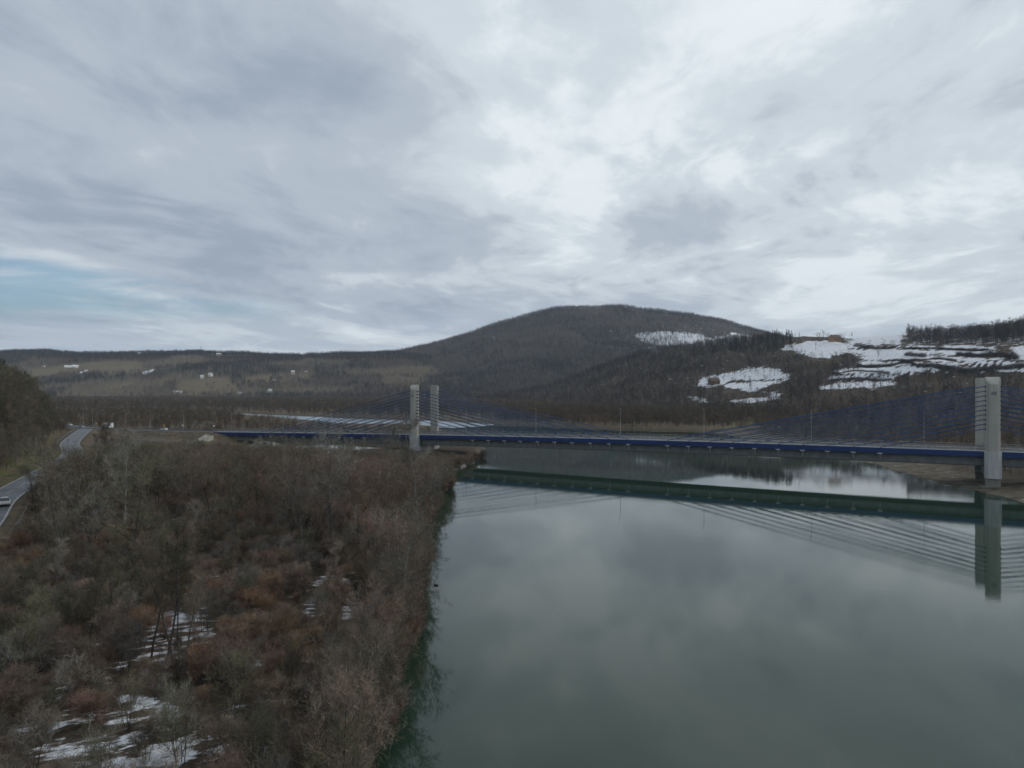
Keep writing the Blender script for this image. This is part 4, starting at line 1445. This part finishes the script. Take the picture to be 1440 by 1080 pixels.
# --- the thicket between river, lower road and bridge
def thicket():
    rng = np.random.default_rng(5)
    X, Y = jitter_grid(-240, -5, 34, 335, 4.5, rng)
    ok, d, dr, da = land_ok(X, Y, 0.3)
    u = X / Y
    xr = np.interp(Y, LRY, LRX)
    tt = (X - BP0[0]) * BD[0] + (Y - BP0[1]) * BD[1]
    yl = (X - BP0[0]) * BN[0] + (Y - BP0[1]) * BN[1]
    ok &= (u > -0.82) & (X > xr + 7.5) & (yl < -5)
    X, Y, d = X[ok], Y[ok], d[ok]
    Z = height(X, Y)
    n_ = len(X)
    var = rng.integers(0, 8, n_)
    sc = np.where(Y > 85, rng.choice([0.7, 1.0, 1.3, 1.55], n_), rng.choice([0.7, 0.95, 1.2], n_)) * rng.uniform(0.85, 1.15, n_) * (0.75 + 0.5 * fbm(X / 22, Y / 22, 2, 77))
    zone = fbm(X / 16, Y / 16, 2, 41)
    rus = (d < 45) & (Y > 95)
    var = np.where(((zone > 0.58) | (rus & (zone > 0.45))) & (rng.random(n_) < 0.6), 3, var)
    var = np.where((X / Y < -0.5) & (rng.random(n_) < 0.4), 1, var)
    xp, yb = px_of(X, Y, Z)
    H = 9.5 * sc
    yt = yb - H * 1000 / Y
    cr_ = 2.3 * sc * 1000 / Y
    keep = np.ones(n_, bool)
    # trees that would stand before the open snow
    for cx, cy, rx, ry, a in NEAR_SNOW:
        if a < 0.55:
            continue
        hit = (np.abs(xp - cx) < rx * 0.8 + cr_ * 0.75) & (yt < cy + ry * 0.6) & (yb > cy - ry * 0.5)
        keep &= ~(hit & (rng.random(n_) < 0.93))
    # low growth in the near corner, gaps in the stand
    corner = (yb > 830) & (xp < 400)
    keep &= ~(corner & (rng.random(n_) < 0.72))
    sc = np.where(corner, sc * 0.72, sc)
    keep &= rng.random(n_) < (0.80 + 0.2 * (d < 8))
    # a close row leaning over the water, and one along the road
    bl_ = np.array([p for p in RIVER if p[0] < -3 and 36 < p[1] < 300 and p[0] > -40])
    bl_ = bl_[np.argsort(bl_[:, 1])]
    yy = np.arange(38, 296, 1.7)
    xb = np.interp(yy, bl_[:, 1], bl_[:, 0]) - rng.uniform(0.2, 2.6, len(yy))
    yr = np.arange(140, 262, 1.6)
    xq = np.interp(yr, LRY, LRX) + rng.uniform(7.2, 11.5, len(yr))
    ex, ey = np.concatenate([xb, xq]), np.concatenate([yy, yr])
    ez_ = height(ex, ey)
    X, Y, Z = np.concatenate([X[keep], ex]), np.concatenate([Y[keep], ey]), np.concatenate([Z[keep], ez_])
    var = np.concatenate([var[keep], rng.choice([2, 3, 7, 5, 2, 0], len(ex))])
    sc = np.concatenate([sc[keep], rng.uniform(0.55, 0.9, len(ex))])
    n_ = len(X)
    keep = np.ones(n_, bool)
    xp, yb = px_of(X, Y, Z)
    yt = yb - 9.5 * sc * 1000 / Y
    # keep the bridge, road bend and embankment in view
    lim = np.interp(xp, [-100, 0, 50, 64, 130, 200, 300, 380, 480, 560, 640, 700], [715, 692, 670, 646, 642, 634, 630, 633, 637, 640, 645, 636])
    over = yt < lim + rng.uniform(-4, 12, n_)
    fit = np.clip((yb - lim - 4) / np.maximum(yb - yt, 1), 0, 1)
    sc = np.where(over, sc * fit, sc)
    keep &= sc > 0.28
    X, Y, Z, var, sc = X[keep], Y[keep], Z[keep], var[keep], sc[keep]
    # a few tall ones that stand by themselves in the photograph
    sp = []
    for x_, yb_, Hh, v, lb in ((212, 925, 10.5, 0, "slim dark tree at one end of the clump on the snow patch"), (234, 931, 11.5, 0, "tallest slim tree in the clump on the snow patch"), (243, 928, 11.0, 2, "slim tree in the middle of the clump on the snow patch"),
                               (252, 925, 9.5, 0, "thinner slim tree in the clump on the snow patch"), (263, 933, 8.0, 2, "slim tree leaning outward from the clump on the snow patch"), (125, 915, 8.6, 0, "slim olive tree standing alone between two snow patches"),
                               (78, 850, 7.5, 1, "pale barked slim tree above the dark hollow"), (165, 655, 12.5, 2, "dark tall tree standing before the road embankment"), (142, 660, 14.5, 0, "tall dark tree beside the road bend before the lorry"),
                               (153, 657, 14.0, 2, "tall dark tree just behind the road bend pair"), (131, 662, 9.0, 0, "slim forked tree nearest the road bend"), (173, 662, 13.0, 1, "tall grey tree with a dense upright crown before the embankment"),
                               (455, 862, 7.5, 2, "dark leaning tree by the snow gap near the river"), (490, 1045, 6.5, 1, "pale slim tree near the lower bank")):
        Y_ = (CAMH - 2.2) * 1000 / (yb_ - HZ)
        X_ = (x_ - 720) / 1000 * Y_
        z_ = float(height(np.array([X_]), np.array([Y_]))[0])
        single("slender_tree", v, (X_, Y_, z_), Hh / 11.5, rng.uniform(0, 6.28), lb, "tree", "slim trees in the thicket")
    # the ones that show largest are things, the rest of the stand is one mass
    size = sc / Y
    order = np.argsort(-size)
    names = {0: "brown bare tree with a rounded twiggy crown in the riverside thicket", 1: "olive tinged bare tree in the riverside thicket", 2: "brown bare tree with three stems in the riverside thicket",
             3: "russet many stemmed tree in the riverside thicket", 4: "tall bare tree with pale bark in the riverside thicket", 5: "olive twin stemmed tree in the riverside thicket",
             6: "brown leaning bare tree in the riverside thicket", 7: "grey bushy tree with many stems in the riverside thicket"}
    near = order[:285]
    for i in near:
        single("bare_tree", int(var[i]), (X[i], Y[i], Z[i]), float(sc[i]), float(rng.uniform(0, 6.28)), names[int(var[i])], "tree", "bare trees in the thicket, kind " + "abcdefgh"[int(var[i])])
    rest = order[285:]
    scatter("thicket_woodland", "bare_tree", np.stack([X, Y, Z], 1)[rest], sc[rest], var[rest], "bare brown woodland filling the bank back to the bridge and road", "woodland")
    # shrubs
    X, Y = jitter_grid(-230, -5, 32, 330, 2.0, rng)
    ok, d, dr, da = land_ok(X, Y, 0.05)
    u = X / Y
    xr = np.interp(Y, LRY, LRX)
    yl = (X - BP0[0]) * BN[0] + (Y - BP0[1]) * BN[1]
    ok &= (u > -0.82) & (X > xr + 6.3) & (yl < -4)
    ok &= rng.random(len(X)) < 0.85
    X, Y = X[ok], Y[ok]
    yy = np.arange(36, 290, 0.75)
    bl_ = np.array([p for p in RIVER if p[0] < -3 and 30 < p[1] < 300 and p[0] > -40])
    bl_ = bl_[np.argsort(bl_[:, 1])]
    X = np.concatenate([X, np.interp(yy, bl_[:, 1], bl_[:, 0]) + rng.uniform(-1.5, 0.35, len(yy))])
    Y = np.concatenate([Y, yy])
    Z = np.maximum(height(X, Y), -0.15)
    n_ = len(X)
    xp, yb = px_of(X, Y, Z)
    sc = rng.uniform(0.5, 1.25, n_)
    yt = yb - 2.6 * sc * 1000 / Y
    s = np.maximum(near_snow(xp, yb), near_snow(xp, (yb + yt) / 2))
    keep = rng.random(n_) > s * 0.85
    lim = np.interp(xp, [-100, 0, 50, 64, 130, 200, 300, 380, 480, 560, 640, 700], [715, 692, 670, 646, 636, 630, 626, 630, 634, 636, 640, 632])
    keep &= yt > lim
    X, Y, Z, sc = X[keep], Y[keep], Z[keep], sc[keep]
    zone = fbm(X / 12, Y / 12, 2, 91)
    var = rng.integers(0, 6, len(X))
    var = np.where((zone > 0.55) & (rng.random(len(X)) < 0.6), np.where(rng.random(len(X)) < 0.5, 1, 5), var)
    order = np.argsort(-sc / Y)
    sn = {0: "brown bare shrub on the near river bank", 1: "russet dense shrub on the near river bank", 2: "tall olive shrub on the near river bank", 3: "low brown shrub on the near river bank", 4: "greyish shrub on the near river bank", 5: "low russet shrub on the near river bank"}
    for i in order[:260]:
        single("shrub", int(var[i]), (X[i], Y[i], Z[i]), float(sc[i]), float(rng.uniform(0, 6.28)), sn[int(var[i])], "shrub", "shrubs on the near bank, kind " + "abcdef"[int(var[i])])
    rest = order[260:]
    scatter("undergrowth", "shrub", np.stack([X, Y, Z], 1)[rest], sc[rest], var[rest], "brown leafless undergrowth between the bank trees", "undergrowth")


thicket()


# --- woods on the slopes and on the far flood plain
def region(n_, u0, u1, Y0, Y1, rng):
    Y = np.sqrt(rng.uniform(Y0 * Y0, Y1 * Y1, n_))
    return rng.uniform(u0, u1, n_) * Y, Y


def hidden(X, Y, Z, top):
    """behind the crest of a nearer hill"""
    xp, yt = px_of(X, Y, Z + top)
    yb_ = px_of(X, Y, Z)[1]
    rc = np.interp(np.clip(xp, -1500, 2600), CX, CR)
    yc = np.interp(np.clip(xp, -1500, 2600), CX, CS)
    hid = (Y > rc * 1.02) & (yt > yc + 1)
    ysk = np.minimum(np.interp(xp, AX, AS), np.interp(xp, BX, BS))
    return hid


def woods():
    rng = np.random.default_rng(8)

    def fields_clear(X, Y, Z, thr=0.9):
        sn, ta, gr, mu, lay = cover_at(X, Y, Z)
        return (sn < thr) & (ta < 0.85) & (gr < 0.7), lay

    # far range and mountain
    Xa, Ya = region(42000, -0.84, -0.02, 1760, 2660, rng)
    Xb, Yb = region(58000, -0.36, 0.60, 1730, 3080, rng)
    Xc, Yc = region(9000, -0.36, 0.60, 2900, 3060, rng)
    Xd, Yd = region(10000, -0.84, -0.10, 2520, 2660, rng)
    X, Y = np.concatenate([Xa, Xb, Xc, Xd]), np.concatenate([Ya, Yb, Yc, Yd])
    src = np.concatenate([np.full(len(q), k) for k, q in enumerate((Xa, Xb, Xc, Xd))])
    Z = height(X, Y)
    ok, (iA, iB, iC, flat) = fields_clear(X, Y, Z, 0.8)
    ok &= np.where((src == 0) | (src == 3), iA, iB) & ~hidden(X, Y, Z, 14)
    g_ = np.abs(fbm(X / 420 + 9, Y / 420 * 0.8 + 4, 4, 17) - 0.5) * 2
    ridge = np.where(iA, 2600, 3000)
    ok &= Y < ridge * 1.03
    crest = Y > ridge * 0.975
    den = fbm(X / 160, Y / 160, 3, 21)
    ytop = px_of(X, Y, Z)[1] - np.interp(720 + 1000 * X / Y, AX, AS)
    ok &= rng.random(len(X)) < np.where(iA, np.clip(0.30 + 7.0 * (den - 0.44) + 0.9 * (ytop < 9), 0.07, 1), np.clip(0.50 + 3.2 * (den - 0.40), 0.3, 1)) + crest
    for hx, hy in HSPOT:
        ok &= ~((np.abs(X - hx) < 14) & (Y > hy - 60) & (Y < hy + 12))
    P = np.stack([X, Y, Z], 1)
    xp, yp = px_of(X, Y, Z)
    r1 = rng.random(len(X))
    var = np.where(r1 < 0.5, 0, np.where(r1 < 0.85, 1, 2))
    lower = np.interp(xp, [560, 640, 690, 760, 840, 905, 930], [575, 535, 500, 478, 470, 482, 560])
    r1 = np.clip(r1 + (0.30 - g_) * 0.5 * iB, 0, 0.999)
    cloud_shade = iB & (yp > lower + (fbm(X / 90, Y / 90, 3, 12) - .5) * 30)  # cloud shadow over the lower mountain, put into darker twigs
    var = np.where(cloud_shade & (rng.random(len(X)) < 0.75), 3 + (r1 > 0.5), var)
    var = np.where(iB & (xp < 700) & ~cloud_shade & (r1 > 0.45), 2, var)
    fold_shade = iB & ((g_ < 0.15) | (fbm(X / 110 + 3, Y / 110, 3, 44) > 0.60))  # gully shading put into darker twigs, with some random dark clumps
    var = np.where(fold_shade & (rng.random(len(X)) < 0.7), 3, var)
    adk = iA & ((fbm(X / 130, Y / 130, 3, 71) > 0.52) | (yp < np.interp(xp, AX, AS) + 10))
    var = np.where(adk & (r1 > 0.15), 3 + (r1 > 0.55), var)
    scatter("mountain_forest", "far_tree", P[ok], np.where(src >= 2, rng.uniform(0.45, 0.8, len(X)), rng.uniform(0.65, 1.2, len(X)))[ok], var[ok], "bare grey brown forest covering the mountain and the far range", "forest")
    # conifer groves
    X, Y = region(60000, -0.6, 0.42, 1750, 3000, rng)
    Z = height(X, Y)
    xp, yp = px_of(X, Y, Z)
    _, hs = hills(X, Y)
    iC = hs[2] > np.maximum(hs[0], hs[1])
    g = np.zeros(len(X), bool)
    for cx, cy, rx, ry in ((778, 514, 28, 8), (262, 517, 16, 4), (388, 533, 10, 5), (935, 479, 3, 3), (30, 512, 40, 8), (330, 541, 6, 4)):
        g |= ((xp - cx) / rx) ** 2 + ((yp - cy) / ry) ** 2 < rng.uniform(0.4, 1.2, len(X))
    g &= ~iC & (rng.random(len(X)) < 0.8)
    scatter("conifer_grove", "conifer", np.stack([X, Y, Z], 1)[g], rng.uniform(0.6, 1.0, g.sum()), rng.integers(0, 3, g.sum()), "dark green conifer groves on the mountain and far range", "conifers")
    # spur and right-hand hill
    X, Y = region(30000, -0.12, 0.86, 300, 1500, rng)
    Z = height(X, Y)
    xp, yp = px_of(X, Y, Z)
    ok, (iA, iB, iC, flat) = fields_clear(X, Y, Z, 0.9)
    rc = np.interp(xp, CX, CR)
    ok &= iC & (Y < rc * 1.02)
    den = fbm(X / 60, Y / 60, 3, 55)
    # the open hill with hedged fields carries few trees
    openh = (xp > 1180) & (yp < 526) & ~((xp > 1272) & (yp < 484)) & ~((xp > 1180) & (xp < 1215) & (yp > 495))
    openh |= (xp > 1095) & (xp < 1275) & (yp < 492)
    ok &= ~openh
    ok &= rng.random(len(X)) < np.clip(0.6 + 2.0 * (den - 0.38), 0.35, 1)
    # not in front of the fields
    yt = yp - 11 * 1000 / Y
    for Pq in SNOW_C[:1] + SNOW_C[3:12]:
        ok &= ~(in_poly(xp, yt, Pq) & (rng.random(len(X)) < 0.75))
        ok &= ~(in_poly(xp, (yt + yp) / 2, Pq) & (rng.random(len(X)) < 0.85))
    scm = rng.uniform(0.6, 1.05, len(X)) * np.where(Y < 600, 0.85, 1)
    P = np.stack([X, Y, Z], 1)
    scatter("hillside_forest", "hill_tree", P[ok], scm[ok], rng.integers(0, 4, ok.sum()), "dark leafless forest on the spur and the snowy hill beside the river", "forest")
    X, Y = region(5200, 0.54, 0.90, 700, 960, rng)
    Z = height(X, Y)
    xp, yp = px_of(X, Y, Z)
    _, hs = hills(X, Y)
    rc = np.interp(xp, CX, CR)
    ok = (xp > 1278) & (yp < 486) & (hs[2] > 5) & (Y < rc * 1.02) & (rng.random(len(X)) < 0.42)
    scatter("hilltop_wood", "hill_tree", np.stack([X, Y, Z], 1)[ok], (np.interp(xp, [1278, 1310, 1370, 1440], [0.42, 0.68, 0.85, 1.15]) * rng.uniform(0.7, 1.2, len(X)))[ok], rng.integers(0, 4, ok.sum()), "leafless wood with snowy floor on top of the hill", "wood")
    # conifers mixed along the spur crest
    X, Y = region(9000, 0.22, 0.42, 700, 1400, rng)
    Z = height(X, Y)
    xp, yp = px_of(X, Y, Z)
    ok, lay = fields_clear(X, Y, Z, 0.9)
    rc = np.interp(xp, CX, CR)
    q = ok & lay[2] & (Y > rc * 0.86) & (Y < rc * 1.01) & (rng.random(len(X)) < 0.22) & (xp > 975) & (xp < 1115)
    q |= ok & lay[2] & (((xp - 1300) / 130) ** 2 + ((yp - 552) / 16) ** 2 < 1) & (rng.random(len(X)) < 0.05)
    scatter("ridge_conifers", "conifer", np.stack([X, Y, Z], 1)[q], rng.uniform(0.55, 0.85, q.sum()), rng.integers(0, 3, q.sum()), "dark conifers along the spur crest above the clearing", "conifers")
    # flood plain beyond the river
    X, Y = region(42000, -0.84, 0.40, 480, 1800, rng)
    ok, d, dr, da = land_ok(X, Y, 2.0)
    Z = height(X, Y)
    _, hs = hills(X, Y)
    ok &= np.maximum(np.maximum(hs[0], hs[1]), hs[2]) < 3
    xin = np.interp(Y, [430, 505, 542, 605, 703, 790, 860], [-40, -61, -130, -175, -253, -330, -400])
    ok &= ~((X < xin + 4) & (Y < 860))
    xp, yp = px_of(X, Y, Z)
    den = fbm(X / 70, Y / 50, 3, 61)
    ok &= rng.random(len(X)) < np.clip(0.55 + 2.4 * (den - 0.4), 0.2, 1)
    for Pq in MEADOW:
        ok &= ~in_poly(xp, yp - 3, Pq)
    P = np.stack([X, Y, Z], 1)
    a = ok & (Y > 850)
    scatter("floodplain_woodland", "far_bank_tree", P[a], rng.uniform(0.5, 0.95, a.sum()), rng.integers(0, 3, a.sum()), "brown flood plain woodland stretching back to the hills", "woodland")
    a = ok & (Y <= 850)
    # on the near spit between the two arms keep it low
    sc = rng.uniform(0.55, 1.0, len(X))
    scatter("shore_woodland", "bank_tree", P[a], sc[a], rng.integers(0, 4, a.sum()), "brown bushy woodland along the far shore behind the bridge", "woodland")
    X, Y = region(3600, -0.02, 0.40, 455, 760, rng)
    ok, d, dr, da = land_ok(X, Y, 1.0)
    Z = height(X, Y)
    _, hs = hills(X, Y)
    xp, yp = px_of(X, Y, Z)
    ok &= (hs[2] < 5) & (Y > 470) & (rng.random(len(X)) < np.clip(0.75 + 2 * (fbm(X / 30, Y / 30, 3, 14) - .45), .4, 1))
    for Pq in MEADOW:
        ok &= ~in_poly(xp, yp - 3, Pq)
    scatter("shore_thicket", "bank_tree", np.stack([X, Y, Z], 1)[ok], rng.uniform(0.6, 1.1, ok.sum()), rng.integers(0, 4, ok.sum()), "rounded brown bushes lining the far shore behind the open bridge middle", "woodland")
    # left of the river arm, between embankment and water
    X, Y = region(9000, -0.84, -0.03, 325, 800, rng)
    ok, d, dr, da = land_ok(X, Y, 2.0)
    yl = (X - BP0[0]) * BN[0] + (Y - BP0[1]) * BN[1]
    xin = np.interp(Y, [330, 360, 430, 505, 542, 605, 703, 790, 860], [-15, -20, -40, -61, -130, -175, -253, -330, -400])
    ok &= (yl > 15) & (X < xin) & ((Y < 560) | (X < xin))
    Z = height(X, Y)
    sc = rng.uniform(0.35, 0.8, len(X))
    xp, yp = px_of(X, Y, Z)
    yt = yp - 9 * sc * 1000 / Y
    ok &= ~((xp > 330) & (yt < np.interp(xp, [330, 380, 430, 520, 600, 700], [578, 583, 590, 597, 599, 606])))
    den = fbm(X / 40, Y / 40, 3, 66)
    ok &= rng.random(len(X)) < np.clip(0.6 + 2.2 * (den - 0.4), 0.3, 1)
    scatter("spit_woodland", "bank_tree", np.stack([X, Y, Z], 1)[ok], sc[ok], rng.integers(0, 4, ok.sum()), "brown woodland behind the road embankment before the river arm", "woodland")
    # right bank behind the bridge
    X, Y = region(3800, 0.20, 0.84, 190, 620, rng)
    ok, d, dr, da = land_ok(X, Y, 3.0)
    Z = height(X, Y)
    _, hs = hills(X, Y)
    ok &= (X > 118) & (hs[2] < 6) & (d > 14)
    sc = rng.uniform(0.35, 0.75, len(X))
    scatter("bank_woodland", "bank_tree", np.stack([X, Y, Z], 1)[ok], sc[ok], rng.integers(0, 4, ok.sum()), "brown bushes on the bank below the snowy hill", "woodland")
    # wooded slope beside the lower road
    X, Y = region(7500, -1.05, -0.55, 100, 400, rng)
    xr = np.interp(Y, LRY, LRX)
    dl = xr - 9 - X
    Z = height(X, Y)
    da, _ = seg_dist(X, Y, APPROACH)
    ok = (dl > -1 + rng.uniform(0, 6, len(X))) & (da > 13)
    sc = rng.uniform(0.85, 1.3, len(X))
    sc = np.where(dl < 8, sc * 0.45, np.where(dl < 16, sc * 0.75, sc))
    pick = rng.random(len(X)) < 0.16
    P = np.stack([X, Y, Z], 1)
    scatter("slope_woodland", "bare_tree", P[ok & ~pick], sc[ok & ~pick], rng.choice([0, 1, 5, 1, 2], (ok & ~pick).sum()), "dark leafless wood on the steep slope beside the lower road", "woodland")
    pick &= dl > 14
    scatter("slope_conifers", "conifer", P[ok & pick], sc[ok & pick] * 0.75, rng.integers(0, 3, (ok & pick).sum()), "dark conifers mixed into the steep slope wood", "conifers")
    # single trees one can tell apart on the slopes
    for x_, y_, Y0, Y1, kind, v, Hh, lb in (
            (945, 472, 1700, 3000, "conifer", 0, 26, "dark conifer on the high mountain field"), (967, 475, 1700, 3000, "conifer", 2, 30, "taller conifer beside the high mountain field"), (972, 476, 1700, 3000, "conifer", 1, 24, "conifer touching the tall one by the high mountain field"),
            (997, 528, 500, 1300, "conifer", 2, 17, "tall dark conifer at the upper corner of the snowy clearing"), (1055, 544, 500, 1200, "conifer", 1, 8, "small round dark conifer in the middle of the snowy clearing"),
            (1046, 533, 500, 1200, "hill_tree", 0, 8, "bare orchard tree upslope of the small conifer"), (1030, 538, 500, 1200, "hill_tree", 1, 6, "low bare tree beside the brown cabin"), (1076, 536, 500, 1200, "hill_tree", 3, 7, "bare tree on the far side of the snowy clearing"),
            (1110, 492, 500, 1200, "hill_tree", 2, 8, "lone bare tree on the top snow field"), (1150, 478, 500, 1200, "hill_tree", 3, 10, "broad bare tree before the ochre farmhouse"), (1158, 477, 500, 1200, "hill_tree", 0, 12, "tallest bare tree on the farmhouse ridge"),
            (1164, 478, 500, 1200, "hill_tree", 1, 9, "bare tree touching the ochre farmhouse"), (1184, 478, 500, 1200, "hill_tree", 3, 9, "bare tree between farmhouse and barn"), (1198, 477, 500, 1200, "conifer", 1, 9, "dark conifer past the snow roofed barn"),
            (1124, 478, 500, 1200, "conifer", 0, 11, "dark conifer at the crest end of the top snow field"), (1118, 479, 500, 1200, "conifer", 2, 10, "dark conifer close to the crest end of the ridge"), (1112, 479, 500, 1200, "conifer", 1, 9, "low dark conifer on the ridge crest"),
            (1210, 508, 400, 1100, "hill_tree", 3, 9, "broad bare tree above the lower snow strips"), (1235, 502, 400, 1100, "hill_tree", 1, 9, "bare tree alone on the middle snow strip"), (1222, 488, 400, 1100, "hill_tree", 2, 8, "bare tree under the smooth snow crest"),
            (1243, 487, 400, 1100, "hill_tree", 0, 9, "round bare tree under the smooth snow crest"), (1256, 487, 400, 1100, "hill_tree", 3, 7, "low bare tree next to the hilltop wood"), (1315, 507, 400, 1100, "hill_tree", 3, 7, "bare tree in the hedge between two snow strips"),
            (1426, 478, 400, 1100, "hill_tree", 2, 19, "tallest bare tree rising over the hilltop wood"), (1290, 476, 400, 1100, "hill_tree", 3, 9, "bare tree at the edge of the hilltop wood"),
            (1270, 473, 400, 1100, "hill_tree", 3, 4, "small bare tree on the snow crest"), (1420, 505, 400, 1100, "hill_tree", 3, 14, "large dark bare tree at the end of the hedged strips"), (1408, 506, 400, 1100, "hill_tree", 0, 12, "dark bare tree beside the large one ending the strips"),
            (181, 496, 2300, 2700, "far_tree", 0, 16, "lone tree on the far skyline"), (163, 496, 2300, 2700, "far_tree", 1, 15, "tree pair member on the far skyline"), (320, 497, 2300, 2700, "far_tree", 2, 12, "small tree on the skyline above the dry meadow"),
            (347, 496, 2300, 2700, "far_tree", 1, 16, "single tree on the skyline near the mountain"), (284, 495, 2300, 2700, "far_tree", 2, 24, "broad crown rising over the far skyline"), (208, 496, 2300, 2700, "far_tree", 0, 16, "round tree next to the skyline farmhouse")):
        kind = "bank_tree" if kind == "hill_tree" else kind
        Y_ = find_Y(x_, y_, Y0, Y1)
        X_ = (x_ - 720) / 1000 * Y_
        z_ = float(height(np.array([X_]), np.array([Y_]))[0])
        base_h = {"conifer": (16, 13, 18), "bank_tree": (9, 7.5, 10, 6), "far_tree": (14, 13, 15)}[kind][v]
        single(kind, v, (X_, Y_, z_), Hh / base_h, rng.uniform(0, 6.28), lb, "tree", "single trees on the slopes", "conifer_tree" if kind == "conifer" else "hill_tree")
    # a row of bare trees between the lowest snow strips and the forest
    for k, x_ in enumerate((1160, 1172, 1186, 1196, 1203, 1213, 1222, 1230, 1238, 1246, 1253)):
        y_ = 549 - k * 0.5
        Y_ = find_Y(x_, y_, 400, 1000)
        X_ = (x_ - 720) / 1000 * Y_
        z_ = float(height(np.array([X_]), np.array([Y_]))[0])
        single("hill_tree", k % 4, (X_, Y_, z_), rng.uniform(0.65, 0.95), rng.uniform(0, 6.28), "bare tree in the row below the lowest snow strip", "tree", "row of trees below the snow strips", "hill_tree")
    # hedges between the strips
    for (xa, ya, xb, yb_, h, lb) in ((1200, 487.5, 1258, 490, 2.5, "dark hedge under the smooth snow crest"), (1270, 491.5, 1390, 492, 2.5, "thin hedge below the hilltop wood"), (1272, 500, 1302, 502, 4.5, "short thick hedge in the middle snow strip"),
                                     (1360, 501, 1432, 505, 5.5, "thick hedge climbing to the end of the strips"), (1255, 507.5, 1345, 508, 3.0, "hedge between the two middle snow strips"), (1345, 500, 1368, 501, 4.0, "short hedge beside the thick climbing hedge"), (1205, 515.5, 1290, 516.0, 4.0, "long dark hedge over the broad lower strip, near half"),
                                     (1290, 516, 1450, 516.0, 4.5, "long dark hedge over the broad lower strip, far half"), (1170, 535, 1255, 534.5, 2.0, "thin hedge between the two lowest strips"), (1165, 526.5, 1250, 526, 1.6, "thin hedge under the broad lower strip")):
        T = Tree(int(xa))
        r = T.r
        Ls = int((xb - xa) * 9)
        Pm = None
        Ya, Yb = find_Y(xa, ya, 380, 1100), find_Y(xb, yb_, 380, 1100)
        for i in range(Ls):
            f = (i + r.uniform(0, 1)) / Ls
            Y_ = Ya + (Yb - Ya) * f + r.normal() * 1.2
            xq = xa + (xb - xa) * f
            P_ = np.array(((xq - 720) / 1000 * Y_, Y_, 0))
            hq = h * (0.55 + 0.9 * float(fbm(np.array([f * 9]), np.array([xa]), 2, 3)[0]))
            if Pm is None:
                Pm = P_.copy()
            for _ in range(7):
                d_ = unit(np.array((r.normal() * 0.6, r.normal() * 0.6, 1)))
                T.twig(P_ - Pm + np.array((r.normal() * 0.5, r.normal() * 0.5, hq * r.uniform(-0.1, 0.5))), d_, hq * r.uniform(0.4, 0.8), 0.12)
        tv = np.array(T.tv)
        zs = height(tv[:, 0] + Pm[0], tv[:, 1] + Pm[1])
        z0_ = zs[0]
        tv[:, 2] += zs - z0_
        o = bpy.data.objects.new("hedge", mesh_np("hedge", tv, np.arange(len(tv)).reshape(-1, 3), [M['wood_dark']]))
        o.location = (Pm[0], Pm[1], z0_)
        COL.objects.link(o)
        tag(o, lb, "hedge", "hedges between the snow strips")


woods()

# ------------------------------------------------------------------ small things on the water
dk = MB()
secs = []
for y_, w_, zc, h_ in ((-0.34, 0.01, 0.12, 0.01), (-0.28, 0.08, 0.10, 0.08), (-0.12, 0.15, 0.08, 0.12), (0.08, 0.16, 0.08, 0.12), (0.22, 0.11, 0.10, 0.10), (0.30, 0.06, 0.17, 0.07), (0.33, 0.05, 0.26, 0.05), (0.37, 0.055, 0.31, 0.055), (0.43, 0.03, 0.30, 0.03), (0.49, 0.02, 0.285, 0.012)):
    secs.append([(w_ * math.cos(2 * math.pi * j / 10), y_, zc + h_ * math.sin(2 * math.pi * j / 10)) for j in range(10)])
dk.loft(secs)
Yd = CAMH * 1000 / (823.5 - HZ)
o = dk.build("duck", M['duck'], None, ((613 - 720) / 1000 * Yd, Yd, -0.01), R(75), smooth=True)
tag(o, "dark duck swimming by the fallen branch near the bank", "bird")
T = grow(99, 5.5, 1.6, n1=7, n2=4, n3=3, n4=1, bare=0.3, lean=0.1, tw=0.035)
a_, c_, j_ = T.meshes("fallen_branch", BPALE, tg)
fb = empty("fallen_branch", (-16.2, 98.5, 0.55))
fb.rotation_euler = (R(4), R(83), 0.1)
for pn, me in (("trunk", a_), ("crown", c_)):
    q = bpy.data.objects.new(pn, me)
    COL.objects.link(q)
    q.parent = fb
tag(fb, "fallen bare branch lying from the bank into the water", "fallen branch")

# ------------------------------------------------------------------ air
hz = MB().box((0, 2500, 280), (9000, 6600, 570)).build("haze", bpy.data.materials.new('haze'))
hm_ = hz.data.materials[0]
hm_.use_nodes = True
hm_.node_tree.nodes.clear()
n = NB(hm_.node_tree)
pv = n.n('ShaderNodeVolumePrincipled')
pv.inputs['Color'].default_value = (0.70, 0.84, 1.0, 1)
pv.inputs['Density'].default_value = 0.00006
pv.inputs['Anisotropy'].default_value = 0.1
n.put(n.n('ShaderNodeOutputMaterial').inputs['Volume'], pv.outputs[0])
tag(hz, "thin pale winter haze in the valley air", "haze", kind="stuff")
